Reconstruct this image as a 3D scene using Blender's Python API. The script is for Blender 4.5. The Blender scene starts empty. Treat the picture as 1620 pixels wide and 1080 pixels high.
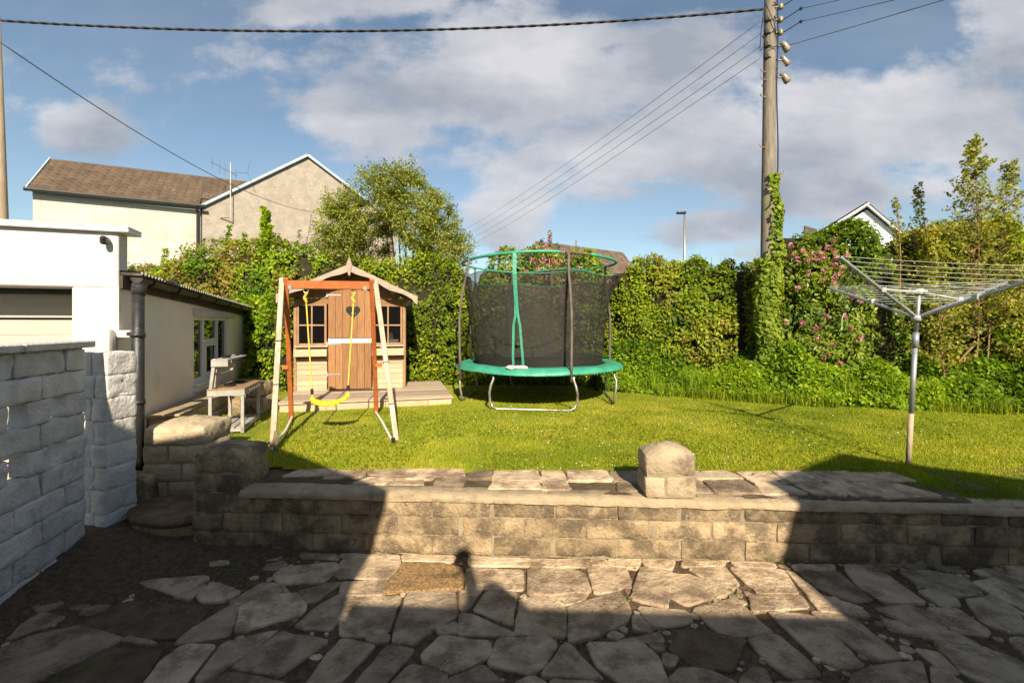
import bpy, math, random
import numpy as np
from mathutils import Vector, Matrix, noise

# ------------------------------------------------------------------ camera, sky, sun, exposure
scene = bpy.context.scene
COL = scene.collection
EYE = 1.70          # camera height above the patio; the camera stands at the origin and looks along +Y
FPX = 720.0         # focal length expressed in pixels of a 1620 px wide frame
HOR = 512.0         # height of the horizon in that frame

cam_data = bpy.data.cameras.new('camera')
cam_data.sensor_width = 36.0
cam_data.lens = 16.0
cam_data.shift_y = -28.0 / 1620.0
cam_data.clip_start = 0.05
cam_data.clip_end = 3000.0
cam = bpy.data.objects.new('camera', cam_data)
cam.location = (0, 0, EYE)
cam.rotation_euler = (math.radians(90), 0, 0)
COL.objects.link(cam)
scene.camera = cam

SUN_EL = 32.0
SUN_AZ = -10.0      # direction the shadows fall, measured from +Y
sun_data = bpy.data.lights.new('sun', 'SUN')
sun_data.energy = 4.3
sun_data.angle = math.radians(0.5)
sun_data.color = (1.0, 0.855, 0.645)
sun = bpy.data.objects.new('sun', sun_data)
a, e = math.radians(SUN_AZ), math.radians(SUN_EL)
sd = Vector((math.sin(a) * math.cos(e), math.cos(a) * math.cos(e), -math.sin(e)))
sun.rotation_euler = sd.to_track_quat('-Z', 'Y').to_euler()
sun.location = (4, -12, 12)
COL.objects.link(sun)

scene.view_settings.view_transform = 'Standard'
scene.view_settings.look = 'None'
scene.view_settings.gamma = 1.0
scene.view_settings.use_curve_mapping = False
scene.view_settings.exposure = 1.18
SKY_STRENGTH = 0.068

def build_world():
    w = bpy.data.worlds.new('World')
    scene.world = w
    w.use_nodes = True
    nt = w.node_tree
    nt.nodes.clear()
    N, L = nt.nodes, nt.links
    def mth(op, a, b=None, c=None, clamp=False):
        n = N.new('ShaderNodeMath'); n.operation = op; n.use_clamp = clamp
        for i, v in enumerate((a, b, c)):
            if v is None: continue
            if isinstance(v, (int, float)): n.inputs[i].default_value = v
            else: L.new(v, n.inputs[i])
        return n.outputs[0]
    def vec(op, a, b):
        n = N.new('ShaderNodeVectorMath'); n.operation = op
        for i, v in enumerate((a, b)):
            if v is None: continue
            if isinstance(v, tuple): n.inputs[i].default_value = v
            else: L.new(v, n.inputs[i])
        return n
    sky = N.new('ShaderNodeTexSky')
    sky.sky_type = 'NISHITA'
    sky.sun_disc = False
    sky.sun_elevation = math.radians(SUN_EL)
    sky.sun_rotation = math.radians(180 + SUN_AZ)
    sky.air_density = 1.0; sky.dust_density = 0.6; sky.ozone_density = 1.6
    hs = N.new('ShaderNodeHueSaturation')
    hs.inputs['Saturation'].default_value = 0.90
    hs.inputs['Value'].default_value = SKY_STRENGTH * 10 * 0.92
    tn = N.new('ShaderNodeVectorMath'); tn.operation = 'MULTIPLY'; tn.inputs[1].default_value = (.91, .97, .92)
    L.new(sky.outputs[0], tn.inputs[0]); L.new(tn.outputs[0], hs.inputs['Color'])
    tc = N.new('ShaderNodeTexCoord')
    sp = N.new('ShaderNodeSeparateXYZ'); L.new(tc.outputs['Generated'], sp.inputs[0])
    yy = mth('MAXIMUM', mth('ABSOLUTE', sp.outputs[1]), 0.06)
    u = mth('DIVIDE', sp.outputs[0], yy)
    v = mth('DIVIDE', sp.outputs[2], yy)
    cb = N.new('ShaderNodeCombineXYZ'); L.new(u, cb.inputs[0]); L.new(v, cb.inputs[1])
    uv = cb.outputs[0]
    # billowy distortion of the cloud outlines
    nz = N.new('ShaderNodeTexNoise'); nz.inputs['Scale'].default_value = 3.2
    nz.inputs['Detail'].default_value = 9; nz.inputs['Roughness'].default_value = 0.62
    sc = vec('MULTIPLY', uv, (1.0, 1.7, 1.0)); L.new(sc.outputs[0], nz.inputs['Vector'])
    nz2 = N.new('ShaderNodeTexNoise'); nz2.inputs['Scale'].default_value = 1.5
    nz2.inputs['Detail'].default_value = 6; nz2.inputs['Roughness'].default_value = 0.55
    sc2 = vec('MULTIPLY', uv, (1.0, 2.4, 1.0)); L.new(sc2.outputs[0], nz2.inputs['Vector'])
    blobs = [(850, 120, 340, 120, 1.0), (1060, 235, 380, 100, 1.0), (1430, 190, 330, 110, 1.0), (1350, 300, 330, 60, .75),
             (135, 200, 95, 55, .95), (545, 180, 85, 50, .8), (640, 210, 150, 80, .6), (795, 345, 80, 70, .95),
             (1130, 358, 130, 38, 1.0), (1600, 40, 130, 90, .6), (560, 10, 260, 30, .5), (930, 60, 330, 50, .7),
             (960, 300, 260, 30, .5), (1220, 400, 120, 25, .6), (300, 120, 160, 60, .25), (1480, 420, 300, 60, .6),
             (-250, 150, 300, 120, .8), (2100, 200, 400, 150, .9), (900, -250, 700, 160, .8)]
    f = None
    for (cx, cy, rx, ry, amp) in blobs:
        c = ((cx - 810) / FPX, (HOR - cy) / FPX, 0.0)
        d = vec('SUBTRACT', uv, c)
        m = vec('MULTIPLY', d.outputs[0], (FPX / rx, FPX / ry, 0.0))
        ln = vec('LENGTH', m.outputs[0], None)
        b = mth('MULTIPLY', mth('SUBTRACT', 1.12, ln.outputs['Value']), amp)
        f = b if f is None else mth('SMOOTH_MAX', f, b, 0.25)
    f = mth('ADD', f, mth('MULTIPLY', mth('SUBTRACT', nz.outputs[0], 0.5), 2.6))
    mr = N.new('ShaderNodeMapRange'); mr.interpolation_type = 'SMOOTHSTEP'
    mr.inputs['From Min'].default_value = 0.0; mr.inputs['From Max'].default_value = 0.55
    mr.inputs['To Min'].default_value = 0.0; mr.inputs['To Max'].default_value = 0.92
    L.new(f, mr.inputs['Value'])
    # thin haze veil over the rest
    veil = N.new('ShaderNodeMapRange')
    veil.inputs['From Min'].default_value = 0.45; veil.inputs['From Max'].default_value = 0.8
    veil.inputs['To Min'].default_value = 0.0; veil.inputs['To Max'].default_value = 0.25
    L.new(nz2.outputs[0], veil.inputs['Value'])
    fac = mth('MAXIMUM', mr.outputs[0], veil.outputs[0])
    ramp = N.new('ShaderNodeValToRGB')
    ramp.color_ramp.elements[0].position = 0.36; ramp.color_ramp.elements[0].color = (.36, .39, .45, 1)
    ramp.color_ramp.elements[1].position = 0.64; ramp.color_ramp.elements[1].color = (.70, .69, .72, 1)
    nz3 = N.new('ShaderNodeTexNoise'); nz3.inputs['Scale'].default_value = 2.4
    nz3.inputs['Detail'].default_value = 7; nz3.inputs['Roughness'].default_value = 0.55
    sc3 = vec('MULTIPLY', uv, (1.0, 2.0, 1.0)); o3 = vec('ADD', sc3.outputs[0], (7.3, 2.1, 0))
    L.new(o3.outputs[0], nz3.inputs['Vector'])
    L.new(nz3.outputs[0], ramp.inputs[0])
    cm = N.new('ShaderNodeVectorMath'); cm.operation = 'SCALE'
    L.new(ramp.outputs[0], cm.inputs[0]); cm.inputs['Scale'].default_value = 4.8
    mix = N.new('ShaderNodeMix'); mix.data_type = 'RGBA'
    L.new(fac, mix.inputs['Factor']); L.new(hs.outputs[0], mix.inputs[6]); L.new(cm.outputs[0], mix.inputs[7])
    bg = N.new('ShaderNodeBackground'); bg.inputs['Strength'].default_value = 0.1
    L.new(mix.outputs[2], bg.inputs['Color'])
    out = N.new('ShaderNodeOutputWorld'); L.new(bg.outputs[0], out.inputs[0])
build_world()

# ------------------------------------------------------------------ helpers
rng = np.random.default_rng(7)
rnd = random.Random(11)

def at(px, py, d):
    """point seen at pixel (px,py) of the 1620x1080 survey photo when it lies d metres in front of the tripod"""
    return Vector(((px - 810) / FPX * d, d, EYE - (py - HOR) / FPX * d))
def ground_pt(px, py, z=0.0):
    d = (EYE - z) * FPX / (py - HOR)
    return Vector(((px - 810) / FPX * d, d, z))

def vnoise(P, seed=0):
    P = np.asarray(P, dtype=np.float64)
    i = np.floor(P).astype(np.int64); f = P - i
    f = f * f * (3 - 2 * f)
    def h(ix, iy, iz):
        n = (ix * 73856093) ^ (iy * 19349663) ^ (iz * 83492791) ^ (seed * 2654435)
        n = (n ^ (n >> 13)) * 1274126177
        n = n & 0x7fffffff
        return ((n ^ (n >> 15)) & 0xffff) / 32767.5 - 1.0
    r = 0
    for dx in (0, 1):
        for dy in (0, 1):
            for dz in (0, 1):
                w = (f[:, 0] if dx else 1 - f[:, 0]) * (f[:, 1] if dy else 1 - f[:, 1]) * (f[:, 2] if dz else 1 - f[:, 2])
                r = r + w * h(i[:, 0] + dx, i[:, 1] + dy, i[:, 2] + dz)
    return r

def tag(o, label=None, cat=None, group=None, kind=None):
    if label: o['label'] = label
    if cat: o['category'] = cat
    if group: o['group'] = group
    if kind: o['kind'] = kind
    return o
def thing(name, label, cat, loc=(0, 0, 0), rotz=0.0, group=None):
    o = bpy.data.objects.new(name, None)
    o.empty_display_size = 0.2
    o.location = loc; o.rotation_euler = (0, 0, rotz)
    COL.objects.link(o)
    return tag(o, label, cat, group)
def frame_of(o):
    M = Matrix.Translation(o.location) @ Matrix.Rotation(o.rotation_euler[2], 4, 'Z')
    return M if o.parent is None else frame_of(o.parent) @ M

def make_obj(name, V, F, mat, parent=None, tint=None, world=False, smooth=False, quads=None):
    """link ONE mesh object; V (n,3); F list of faces or an (m,4) array"""
    V = np.asarray(V, dtype=np.float32).reshape(-1, 3)
    if world and parent is not None:
        Mi = np.array(frame_of(parent).inverted())
        V = V @ Mi[:3, :3].T.astype(np.float32) + Mi[:3, 3].astype(np.float32)
    me = bpy.data.meshes.new(name)
    if isinstance(F, np.ndarray):
        k = F.shape[1]; m = F.shape[0]
        me.vertices.add(len(V)); me.vertices.foreach_set('co', V.ravel())
        me.loops.add(m * k); me.loops.foreach_set('vertex_index', F.astype(np.int32).ravel())
        me.polygons.add(m)
        me.polygons.foreach_set('loop_start', np.arange(0, m * k, k, dtype=np.int32))
        me.polygons.foreach_set('loop_total', np.full(m, k, dtype=np.int32))
        me.update(calc_edges=True)
    else:
        me.from_pydata([tuple(map(float, v)) for v in V], [], F)
        me.update()
    if tint is not None:
        at_ = me.attributes.new('tint', 'FLOAT', 'POINT')
        at_.data.foreach_set('value', np.asarray(tint, dtype=np.float32))
    if smooth:
        me.polygons.foreach_set('use_smooth', np.ones(len(me.polygons), dtype=bool))
    if mat: me.materials.append(mat)
    o = bpy.data.objects.new(name, me)
    COL.objects.link(o)
    if parent is not None: o.parent = parent
    return o

class MB:
    """collects shapes, then links them as one mesh"""
    def __init__(s): s.V = []; s.F = []; s.T = []
    def add(s, V, F, tint=0.5):
        b = len(s.V)
        s.V += [Vector(v) for v in V]
        s.F += [tuple(i + b for i in f) for f in F]
        s.T += [tint] * len(V)
        return s
    def box(s, lo, hi, tint=0.5, M=None, bevel=0.0):
        x0, y0, z0 = lo; x1, y1, z1 = hi
        if bevel > 0:
            V = []; b = min(bevel, (x1-x0)/2.1, (y1-y0)/2.1, (z1-z0)/2.1)
            idx = {}
            F = []
            def q(ax, sg):
                r = []
                for (p, t) in ((-1, -1), (1, -1), (1, 1), (-1, 1)):
                    c = [0, 0, 0]; o = [(ax + 1) % 3, (ax + 2) % 3]
                    lo_, hi_ = (x0, y0, z0), (x1, y1, z1)
                    c[ax] = hi_[ax] if sg > 0 else lo_[ax]
                    c[o[0]] = (hi_[o[0]] - b) if p > 0 else (lo_[o[0]] + b)
                    c[o[1]] = (hi_[o[1]] - b) if t > 0 else (lo_[o[1]] + b)
                    key = (ax, sg, p, t); idx[key] = len(V); V.append(Vector(c)); r.append(idx[key])
                F.append(tuple(r) if sg > 0 else tuple(reversed(r)))
            for ax in range(3):
                for sg in (-1, 1): q(ax, sg)
            def g(ax, s3):   # vertex on face ax at corner signs s3
                o = [(ax + 1) % 3, (ax + 2) % 3]
                return idx[(ax, s3[ax], s3[o[0]], s3[o[1]])]
            for ax in range(3):
                a1, a2 = (ax + 1) % 3, (ax + 2) % 3
                for s1 in (-1, 1):
                    for s2 in (-1, 1):
                        c0 = [0, 0, 0]; c1 = [0, 0, 0]
                        c0[ax] = -1; c1[ax] = 1
                        c0[a1] = c1[a1] = s1; c0[a2] = c1[a2] = s2
                        f = (g(a1, c0), g(a1, c1), g(a2, c1), g(a2, c0))
                        F.append(f if s1 * s2 < 0 else tuple(reversed(f)))
            for s1 in (-1, 1):
                for s2 in (-1, 1):
                    for s3 in (-1, 1):
                        c = (s1, s2, s3); f = (g(0, c), g(1, c), g(2, c))
                        F.append(f if s1 * s2 * s3 > 0 else tuple(reversed(f)))
        else:
            V = [Vector((x, y, z)) for z in (z0, z1) for y in (y0, y1) for x in (x0, x1)]
            F = [(0, 2, 3, 1), (4, 5, 7, 6), (0, 1, 5, 4), (2, 6, 7, 3), (0, 4, 6, 2), (1, 3, 7, 5)]
        if M is not None: V = [M @ v for v in V]
        return s.add(V, F, tint)
    def bar(s, p0, p1, w, h, tint=0.5, up=(0, 0, 1), bevel=0.003):
        p0, p1 = Vector(p0), Vector(p1); d = p1 - p0; L = d.length; z = d.normalized()
        x = Vector(up).cross(z)
        if x.length < 1e-4: x = Vector((1, 0, 0)).cross(z)
        x.normalize(); y = z.cross(x)
        M = Matrix((x, y, z)).transposed().to_4x4(); M.translation = p0
        return s.box((-w / 2, -h / 2, 0), (w / 2, h / 2, L), tint, M, bevel)
    def tube(s, pts, r, n=8, tint=0.5, cap=True):
        pts = [Vector(p) for p in pts]; k = len(pts)
        rr = r if isinstance(r, (list, tuple)) else [r] * k
        V = []; F = []; prev = None
        for i, p in enumerate(pts):
            t = (pts[min(i + 1, k - 1)] - pts[max(i - 1, 0)]).normalized()
            if prev is None:
                x = t.cross(Vector((0, 0, 1)))
                if x.length < 0.05: x = t.cross(Vector((1, 0, 0)))
            else:
                x = prev - t * prev.dot(t)
            x.normalize(); prev = x; y = t.cross(x)
            for j in range(n):
                a = 2 * math.pi * j / n
                V.append(p + (x * math.cos(a) + y * math.sin(a)) * rr[i])
        for i in range(k - 1):
            for j in range(n):
                F.append((i * n + j, i * n + (j + 1) % n, (i + 1) * n + (j + 1) % n, (i + 1) * n + j))
        if cap:
            F.append(tuple(reversed(range(n)))); F.append(tuple(range((k - 1) * n, k * n)))
        return s.add(V, F, tint)
    def ball(s, c, r, n=10, m=6, tint=0.5, sc=(1, 1, 1)):
        c = Vector(c); V = []; F = []
        for i in range(m + 1):
            a = math.pi * i / m
            for j in range(n):
                b = 2 * math.pi * j / n
                V.append(c + Vector((math.sin(a) * math.cos(b) * sc[0], math.sin(a) * math.sin(b) * sc[1], math.cos(a) * sc[2])) * r)
        for i in range(m):
            for j in range(n):
                F.append((i * n + j, (i + 1) * n + j, (i + 1) * n + (j + 1) % n, i * n + (j + 1) % n))
        return s.add(V, F, tint)
    def prism(s, poly, z0, z1, tint=0.5, M=None):
        """polygon in XY extruded from z0 to z1"""
        n = len(poly)
        ar = sum(poly[i][0] * poly[(i + 1) % n][1] - poly[(i + 1) % n][0] * poly[i][1] for i in range(n))
        if ar < 0: poly = poly[::-1]
        V = [Vector((p[0], p[1], z0)) for p in poly] + [Vector((p[0], p[1], z1)) for p in poly]
        F = [tuple(reversed(range(n))), tuple(range(n, 2 * n))] + [(i, (i + 1) % n, n + (i + 1) % n, n + i) for i in range(n)]
        if M is not None: V = [M @ v for v in V]
        return s.add(V, F, tint)
    def rock(s, lo, hi, r=0.02, amp=0.012, seed=0, tint=0.5, step=0.035, M=None, top=None, freq=9.0, ridge=0.0):
        """rounded, rough-faced block; top(x,y)->extra height shapes its upper face"""
        lo = Vector(lo); hi = Vector(hi)
        r = min(r, min(hi - lo) / 2.2)
        off = Vector((seed * 3.17, seed * 1.31, seed * 2.71))
        for ax in range(3):
            a1, a2 = (ax + 1) % 3, (ax + 2) % 3
            n1 = max(3, int((hi[a1] - lo[a1]) / step)); n2 = max(3, int((hi[a2] - lo[a2]) / step))
            def par(k, n, l, h):
                if k == 0: return l
                if k == n: return h
                if k == 1: return l + r * 0.7
                if k == n - 1: return h - r * 0.7
                return l + r + (h - l - 2 * r) * (k - 1) / (n - 2)
            for sg in (0, 1):
                V = []; F = []
                for i in range(n1 + 1):
                    for j in range(n2 + 1):
                        p = Vector((0, 0, 0))
                        p[ax] = hi[ax] if sg else lo[ax]
                        p[a1] = par(i, n1, lo[a1], hi[a1]); p[a2] = par(j, n2, lo[a2], hi[a2])
                        q = Vector([min(max(p[c], lo[c] + r), hi[c] - r) for c in range(3)])
                        d = (p - q); d = d.normalized() if d.length > 1e-9 else Vector((0, 0, 1))
                        w = q + d * r
                        nn = noise.noise((w + off) * freq) + 0.6 * noise.noise((w + off) * freq * 2.3) + 0.4 * noise.noise((w + off) * freq * 5)
                        if ridge: nn = nn * (1 - ridge * .5) + ridge * 1.6 * (.28 - abs(noise.noise((w + off) * freq * .8))) + ridge * .5 * (.25 - abs(noise.noise((w + off) * freq * 2.9)))
                        w = w + d * (amp * nn)
                        if top is not None:
                            fz = max(0.0, (w.z - lo.z) / (hi.z - lo.z))
                            w.z += top(w.x, w.y) * fz
                        V.append(M @ w if M is not None else w)
                m = n2 + 1
                for i in range(n1):
                    for j in range(n2):
                        f = (i * m + j, (i + 1) * m + j, (i + 1) * m + j + 1, i * m + j + 1)
                        F.append(f if sg else tuple(reversed(f)))
                s.add(V, F, tint)
        return s
    def build(s, name, mat, parent=None, world=False, smooth=False):
        return make_obj(name, [tuple(v) for v in s.V], s.F, mat, parent, s.T, world, smooth)

# ------------------------------------------------------------------ materials
def new_mat(name):
    m = bpy.data.materials.new(name); m.use_nodes = True
    nt = m.node_tree; b = nt.nodes['Principled BSDF']
    return m, nt, b
def C(c): return (c[0], c[1], c[2], 1)
def pmat(name, c1, c2=None, scale=6.0, rough=0.8, bump=0.0, bscale=40.0, metal=0.0, stretch=(1, 1, 1), coord='Position',
         c3=None, s3=2.0, t3=(0.55, 0.7), c4=None, s4=25.0, t4=(0.6, 0.66), tint=0.0, spec=0.3, bdist=0.02, bdetail=6, a3=0.8, a4=0.8, fall=None):
    m, nt, b = new_mat(name); N, L = nt.nodes, nt.links
    if c2 is None: c2 = tuple(x * 0.8 for x in c1)
    if coord == 'Position':
        g = N.new('ShaderNodeNewGeometry'); src = g.outputs['Position']
    else:
        g = N.new('ShaderNodeTexCoord'); src = g.outputs['Object']
    mp = N.new('ShaderNodeMapping'); mp.inputs['Scale'].default_value = stretch; L.new(src, mp.inputs[0])
    def nz(sc, det=6, rg=0.6, v=None):
        n = N.new('ShaderNodeTexNoise'); n.inputs['Scale'].default_value = sc; n.inputs['Detail'].default_value = det
        n.inputs['Roughness'].default_value = rg; L.new(v or mp.outputs[0], n.inputs['Vector']); return n.outputs[0]
    def mr(val, lo, hi, t0=0.0, t1=1.0):
        n = N.new('ShaderNodeMapRange'); n.interpolation_type = 'SMOOTHSTEP'
        n.inputs['From Min'].default_value = lo; n.inputs['From Max'].default_value = hi
        n.inputs['To Min'].default_value = t0; n.inputs['To Max'].default_value = t1
        L.new(val, n.inputs['Value']); return n.outputs[0]
    def mix(f, a, bb, mode='MIX'):
        n = N.new('ShaderNodeMix'); n.data_type = 'RGBA'; n.blend_type = mode
        if isinstance(f, float): n.inputs['Factor'].default_value = f
        else: L.new(f, n.inputs['Factor'])
        for k, v in ((6, a), (7, bb)):
            if isinstance(v, tuple): n.inputs[k].default_value = C(v)
            else: L.new(v, n.inputs[k])
        return n.outputs[2]
    col = mix(mr(nz(scale), 0.3, 0.7), c1, c2)
    if c3: col = mix(mr(nz(s3, 7, 0.65), t3[0], t3[1], 0, a3), col, c3)
    if c4: col = mix(mr(nz(s4, 4, 0.6), t4[0], t4[1], 0, a4), col, c4)
    if tint > 0:
        at_ = N.new('ShaderNodeAttribute'); at_.attribute_name = 'tint'
        v = mr(at_.outputs['Fac'], 0, 1, 1 - tint, 1 + tint)
        n = N.new('ShaderNodeVectorMath'); n.operation = 'SCALE'; L.new(col, n.inputs[0]); L.new(v, n.inputs['Scale']); col = n.outputs[0]
    L.new(col, b.inputs['Base Color'])
    b.inputs['Roughness'].default_value = rough; b.inputs['Metallic'].default_value = metal
    b.inputs['Specular IOR Level'].default_value = spec
    if bump > 0:
        bp = N.new('ShaderNodeBump'); bp.inputs['Strength'].default_value = bump; bp.inputs['Distance'].default_value = bdist
        L.new(nz(bscale, bdetail, 0.65), bp.inputs['Height']); L.new(bp.outputs[0], b.inputs['Normal'])
    return m

def leaf_mat(name, cols, trans=0.38, rough=0.5, spec=0.18, tcol=None):
    m, nt, b = new_mat(name); N, L = nt.nodes, nt.links
    at_ = N.new('ShaderNodeAttribute'); at_.attribute_name = 'tint'
    r = N.new('ShaderNodeValToRGB'); el = r.color_ramp.elements
    while len(el) < len(cols): el.new(0.5)
    for i, c in enumerate(cols):
        el[i].position = i / (len(cols) - 1); el[i].color = C(c)
    L.new(at_.outputs['Fac'], r.inputs[0]); L.new(r.outputs[0], b.inputs['Base Color'])
    b.inputs['Roughness'].default_value = rough; b.inputs['Specular IOR Level'].default_value = spec
    t = N.new('ShaderNodeBsdfTranslucent')
    hs = N.new('ShaderNodeHueSaturation'); hs.inputs['Saturation'].default_value = 1.15; hs.inputs['Value'].default_value = 1.5
    hs.inputs['Hue'].default_value = 0.485
    L.new(r.outputs[0], hs.inputs['Color']); L.new(hs.outputs[0], t.inputs['Color'])
    mx = N.new('ShaderNodeMixShader'); mx.inputs[0].default_value = trans
    L.new(b.outputs[0], mx.inputs[1]); L.new(t.outputs[0], mx.inputs[2])
    L.new(mx.outputs[0], N['Material Output'].inputs['Surface'])
    return m

M = {}
M['soil'] = pmat('dark soil', (.075, .050, .030), (.165, .115, .070), 26, .95, 1.0, 45, c3=(.05, .07, .015), s3=3.0, t3=(.58, .75), c4=(.16, .13, .09), s4=45, t4=(.63, .7), bdist=.03)
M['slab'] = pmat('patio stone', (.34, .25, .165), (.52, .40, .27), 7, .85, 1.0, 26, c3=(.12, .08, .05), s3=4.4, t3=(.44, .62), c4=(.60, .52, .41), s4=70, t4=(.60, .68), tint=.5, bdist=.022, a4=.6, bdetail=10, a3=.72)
M['moss_stone'] = pmat('mossy stone', (.11, .072, .042), (.22, .155, .095), 8, .95, 1.0, 34, c3=(.10, .10, .025), s3=5, t3=(.5, .7), tint=.3)
M['gravel'] = pmat('exposed gravel', (.20, .11, .045), (.46, .30, .14), 55, .85, 1.0, 70, c3=(.05, .035, .02), s3=5, t3=(.5, .65), bdist=.02)
M['block'] = pmat('weathered block', (.29, .215, .13), (.43, .33, .20), 6, .92, 1.0, 42, c3=(.11, .084, .055), s3=5.2, t3=(.40, .60), c4=(.46, .41, .33), s4=44, t4=(.60, .68), tint=.22, bdist=.024, a4=.45, a3=.85, bdetail=9)
M['tan_block'] = pmat('tan stone', (.34, .27, .18), (.44, .36, .25), 6, .92, .9, 40, c3=(.14, .11, .075), s3=4.2, t3=(.52, .68), c4=(.52, .46, .36), s4=38, t4=(.62, .68), tint=.35, bdist=.02, a4=.5, a3=.8)
M['mortar'] = pmat('pale mortar', (.34, .28, .19), (.24, .19, .13), 9, .95, .7, 60, c3=(.10, .085, .06), s3=4, t3=(.55, .7), tint=.2)
M['coping'] = pmat('cement coping', (.44, .345, .225), (.33, .255, .165), 9, .9, .9, 38, c3=(.15, .115, .075), s3=5, t3=(.52, .72), tint=.15)
M['white_block'] = pmat('white painted block', (.69, .67, .645), (.53, .51, .49), 7, .75, 1.0, 36, c3=(.25, .23, .20), s3=5.5, t3=(.56, .74), a3=.7, tint=.15, bdist=.022, bdetail=9)
M['render'] = pmat('cream render', (.56, .545, .515), (.51, .495, .465), 2.0, .85, .5, 45, c3=(.40, .36, .29), s3=2.6, t3=(.56, .80), a3=.5, c4=(.36, .32, .26), s4=30, t4=(.68, .74), a4=.3, bdist=.008)
M['render_dirty'] = pmat('stained cream render', (.80, .74, .63), (.74, .68, .57), 2.0, .88, .35, 50, c3=(.50, .44, .34), s3=2.4, t3=(.52, .80), a3=.55, c4=(.45, .40, .32), s4=26, t4=(.68, .75), a4=.4, bdist=.008)  # creamy white wall paint with random stains, for the outbuilding
M['white_paint'] = pmat('white gloss paint', (.72, .70, .66), (.64, .62, .58), 8, .45, .1, 30, c3=(.4, .36, .3), s3=6, t3=(.66, .8), a3=.4)
M['door_paint'] = pmat('garage door paint', (.46, .42, .37), (.42, .38, .33), 3, .5, .05, 20)
M['fascia'] = pmat('painted fascia', (.74, .77, .79), (.66, .69, .71), 5, .5, .1, 30, c3=(.4, .4, .38), s3=4, t3=(.66, .8), a3=.5)
M['black_metal'] = pmat('black painted iron', (.012, .012, .013), (.028, .028, .03), 12, .42, .25, 40, c4=(.35, .35, .35), s4=60, t4=(.70, .72), a4=.5, spec=.5)
M['black_plastic'] = pmat('black plastic', (.015, .015, .016), (.02, .02, .02), 8, .35)
M['corrugated'] = pmat('corrugated sheet', (.30, .27, .22), (.18, .16, .13), 8, .85, .4, 40)
M['dark_timber'] = pmat('dark soffit timber', (.045, .038, .03), (.08, .065, .05), 8, .9, .4, 30)
M['glass'] = None
def glassy():
    m, nt, b = new_mat('window glass')
    b.inputs['Base Color'].default_value = (.012, .014, .012, 1); b.inputs['Roughness'].default_value = .03
    b.inputs['Specular IOR Level'].default_value = .9; b.inputs['IOR'].default_value = 1.7
    return m
M['glass'] = glassy()
def clearish():
    m, nt, b = new_mat('thin acrylic pane'); N, L = nt.nodes, nt.links
    t = N.new('ShaderNodeBsdfTransparent'); t.inputs[0].default_value = (.62, .62, .62, 1)
    mx = N.new('ShaderNodeMixShader'); mx.inputs[0].default_value = .14
    b.inputs['Base Color'].default_value = (.03, .03, .03, 1); b.inputs['Roughness'].default_value = .08
    L.new(t.outputs[0], mx.inputs[1]); L.new(b.outputs[0], mx.inputs[2]); L.new(mx.outputs[0], N['Material Output'].inputs['Surface'])
    return m
M['acrylic'] = clearish()
def wood(name, c1, c2, st, knots=(.10, .04, .015), rough=.75, tint=.25, coord='Object', kn=.68):
    return pmat(name, c1, c2, 3.0, rough, .35, 8.0, stretch=st, coord=coord, c3=tuple(x * .55 for x in c1), s3=1.2, t3=(.55, .75), a3=.5, c4=knots, s4=2.4, t4=(kn, kn + .05), a4=.8, tint=tint)
M['clad'] = wood('pale pine boards', (.50, .37, .25), (.40, .28, .18), (1.5, 8, 22))
M['door_wood'] = wood('orange pine door', (.31, .165, .075), (.21, .105, .048), (22, 8, 1.5))
M['frame_wood'] = wood('pine frame', (.33, .20, .115), (.25, .145, .08), (3, 3, 3), kn=.75)
M['grey_wood'] = wood('silvered wood', (.34, .275, .22), (.23, .185, .15), (2, 10, 14), kn=.72)
M['deck'] = wood('deck boards', (.42, .335, .25), (.31, .25, .185), (1.2, 14, 14))
M['swing_orange'] = wood('orange stained timber', (.42, .13, .035), (.32, .09, .025), (4, 4, 4), kn=.8, coord='Position')
M['swing_pale'] = wood('bleached timber', (.50, .40, .33), (.38, .24, .16), (6, 6, 1.6), kn=.74, coord='Position')
M['white_timber'] = pmat('white washed timber', (.70, .66, .60), (.55, .50, .42), 10, .7, .2, 30)
M['yellow'] = pmat('yellow plastic', (.85, .80, .01), (.78, .72, .01), 3, .35, spec=.5)
M['rope'] = pmat('yellow rope', (.70, .55, .10), (.55, .40, .06), 60, .9, .4, 200)
M['steel'] = pmat('galvanised steel', (.42, .42, .40), (.30, .29, .27), 14, .42, .1, 60, metal=.7, c3=(.22, .10, .04), s3=7, t3=(.63, .72), a3=.8)
M['rust'] = pmat('rusty steel', (.22, .10, .045), (.36, .27, .2), 9, .7, .2, 60, metal=.3)
M['dark_pole'] = pmat('grey foam pole', (.085, .07, .06), (.14, .12, .105), 7, .6, .1, 30)
M['green_pad'] = pmat('green pvc pad', (.03, .24, .155), (.055, .32, .22), 5, .45, .35, 22, c3=(.02, .20, .13), s3=4, t3=(.55, .75), a3=.6, spec=.5, bdist=.03)
M['torn'] = pmat('torn white foam', (.62, .62, .55), (.4, .42, .36), 12, .9, .5, 40)
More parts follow.
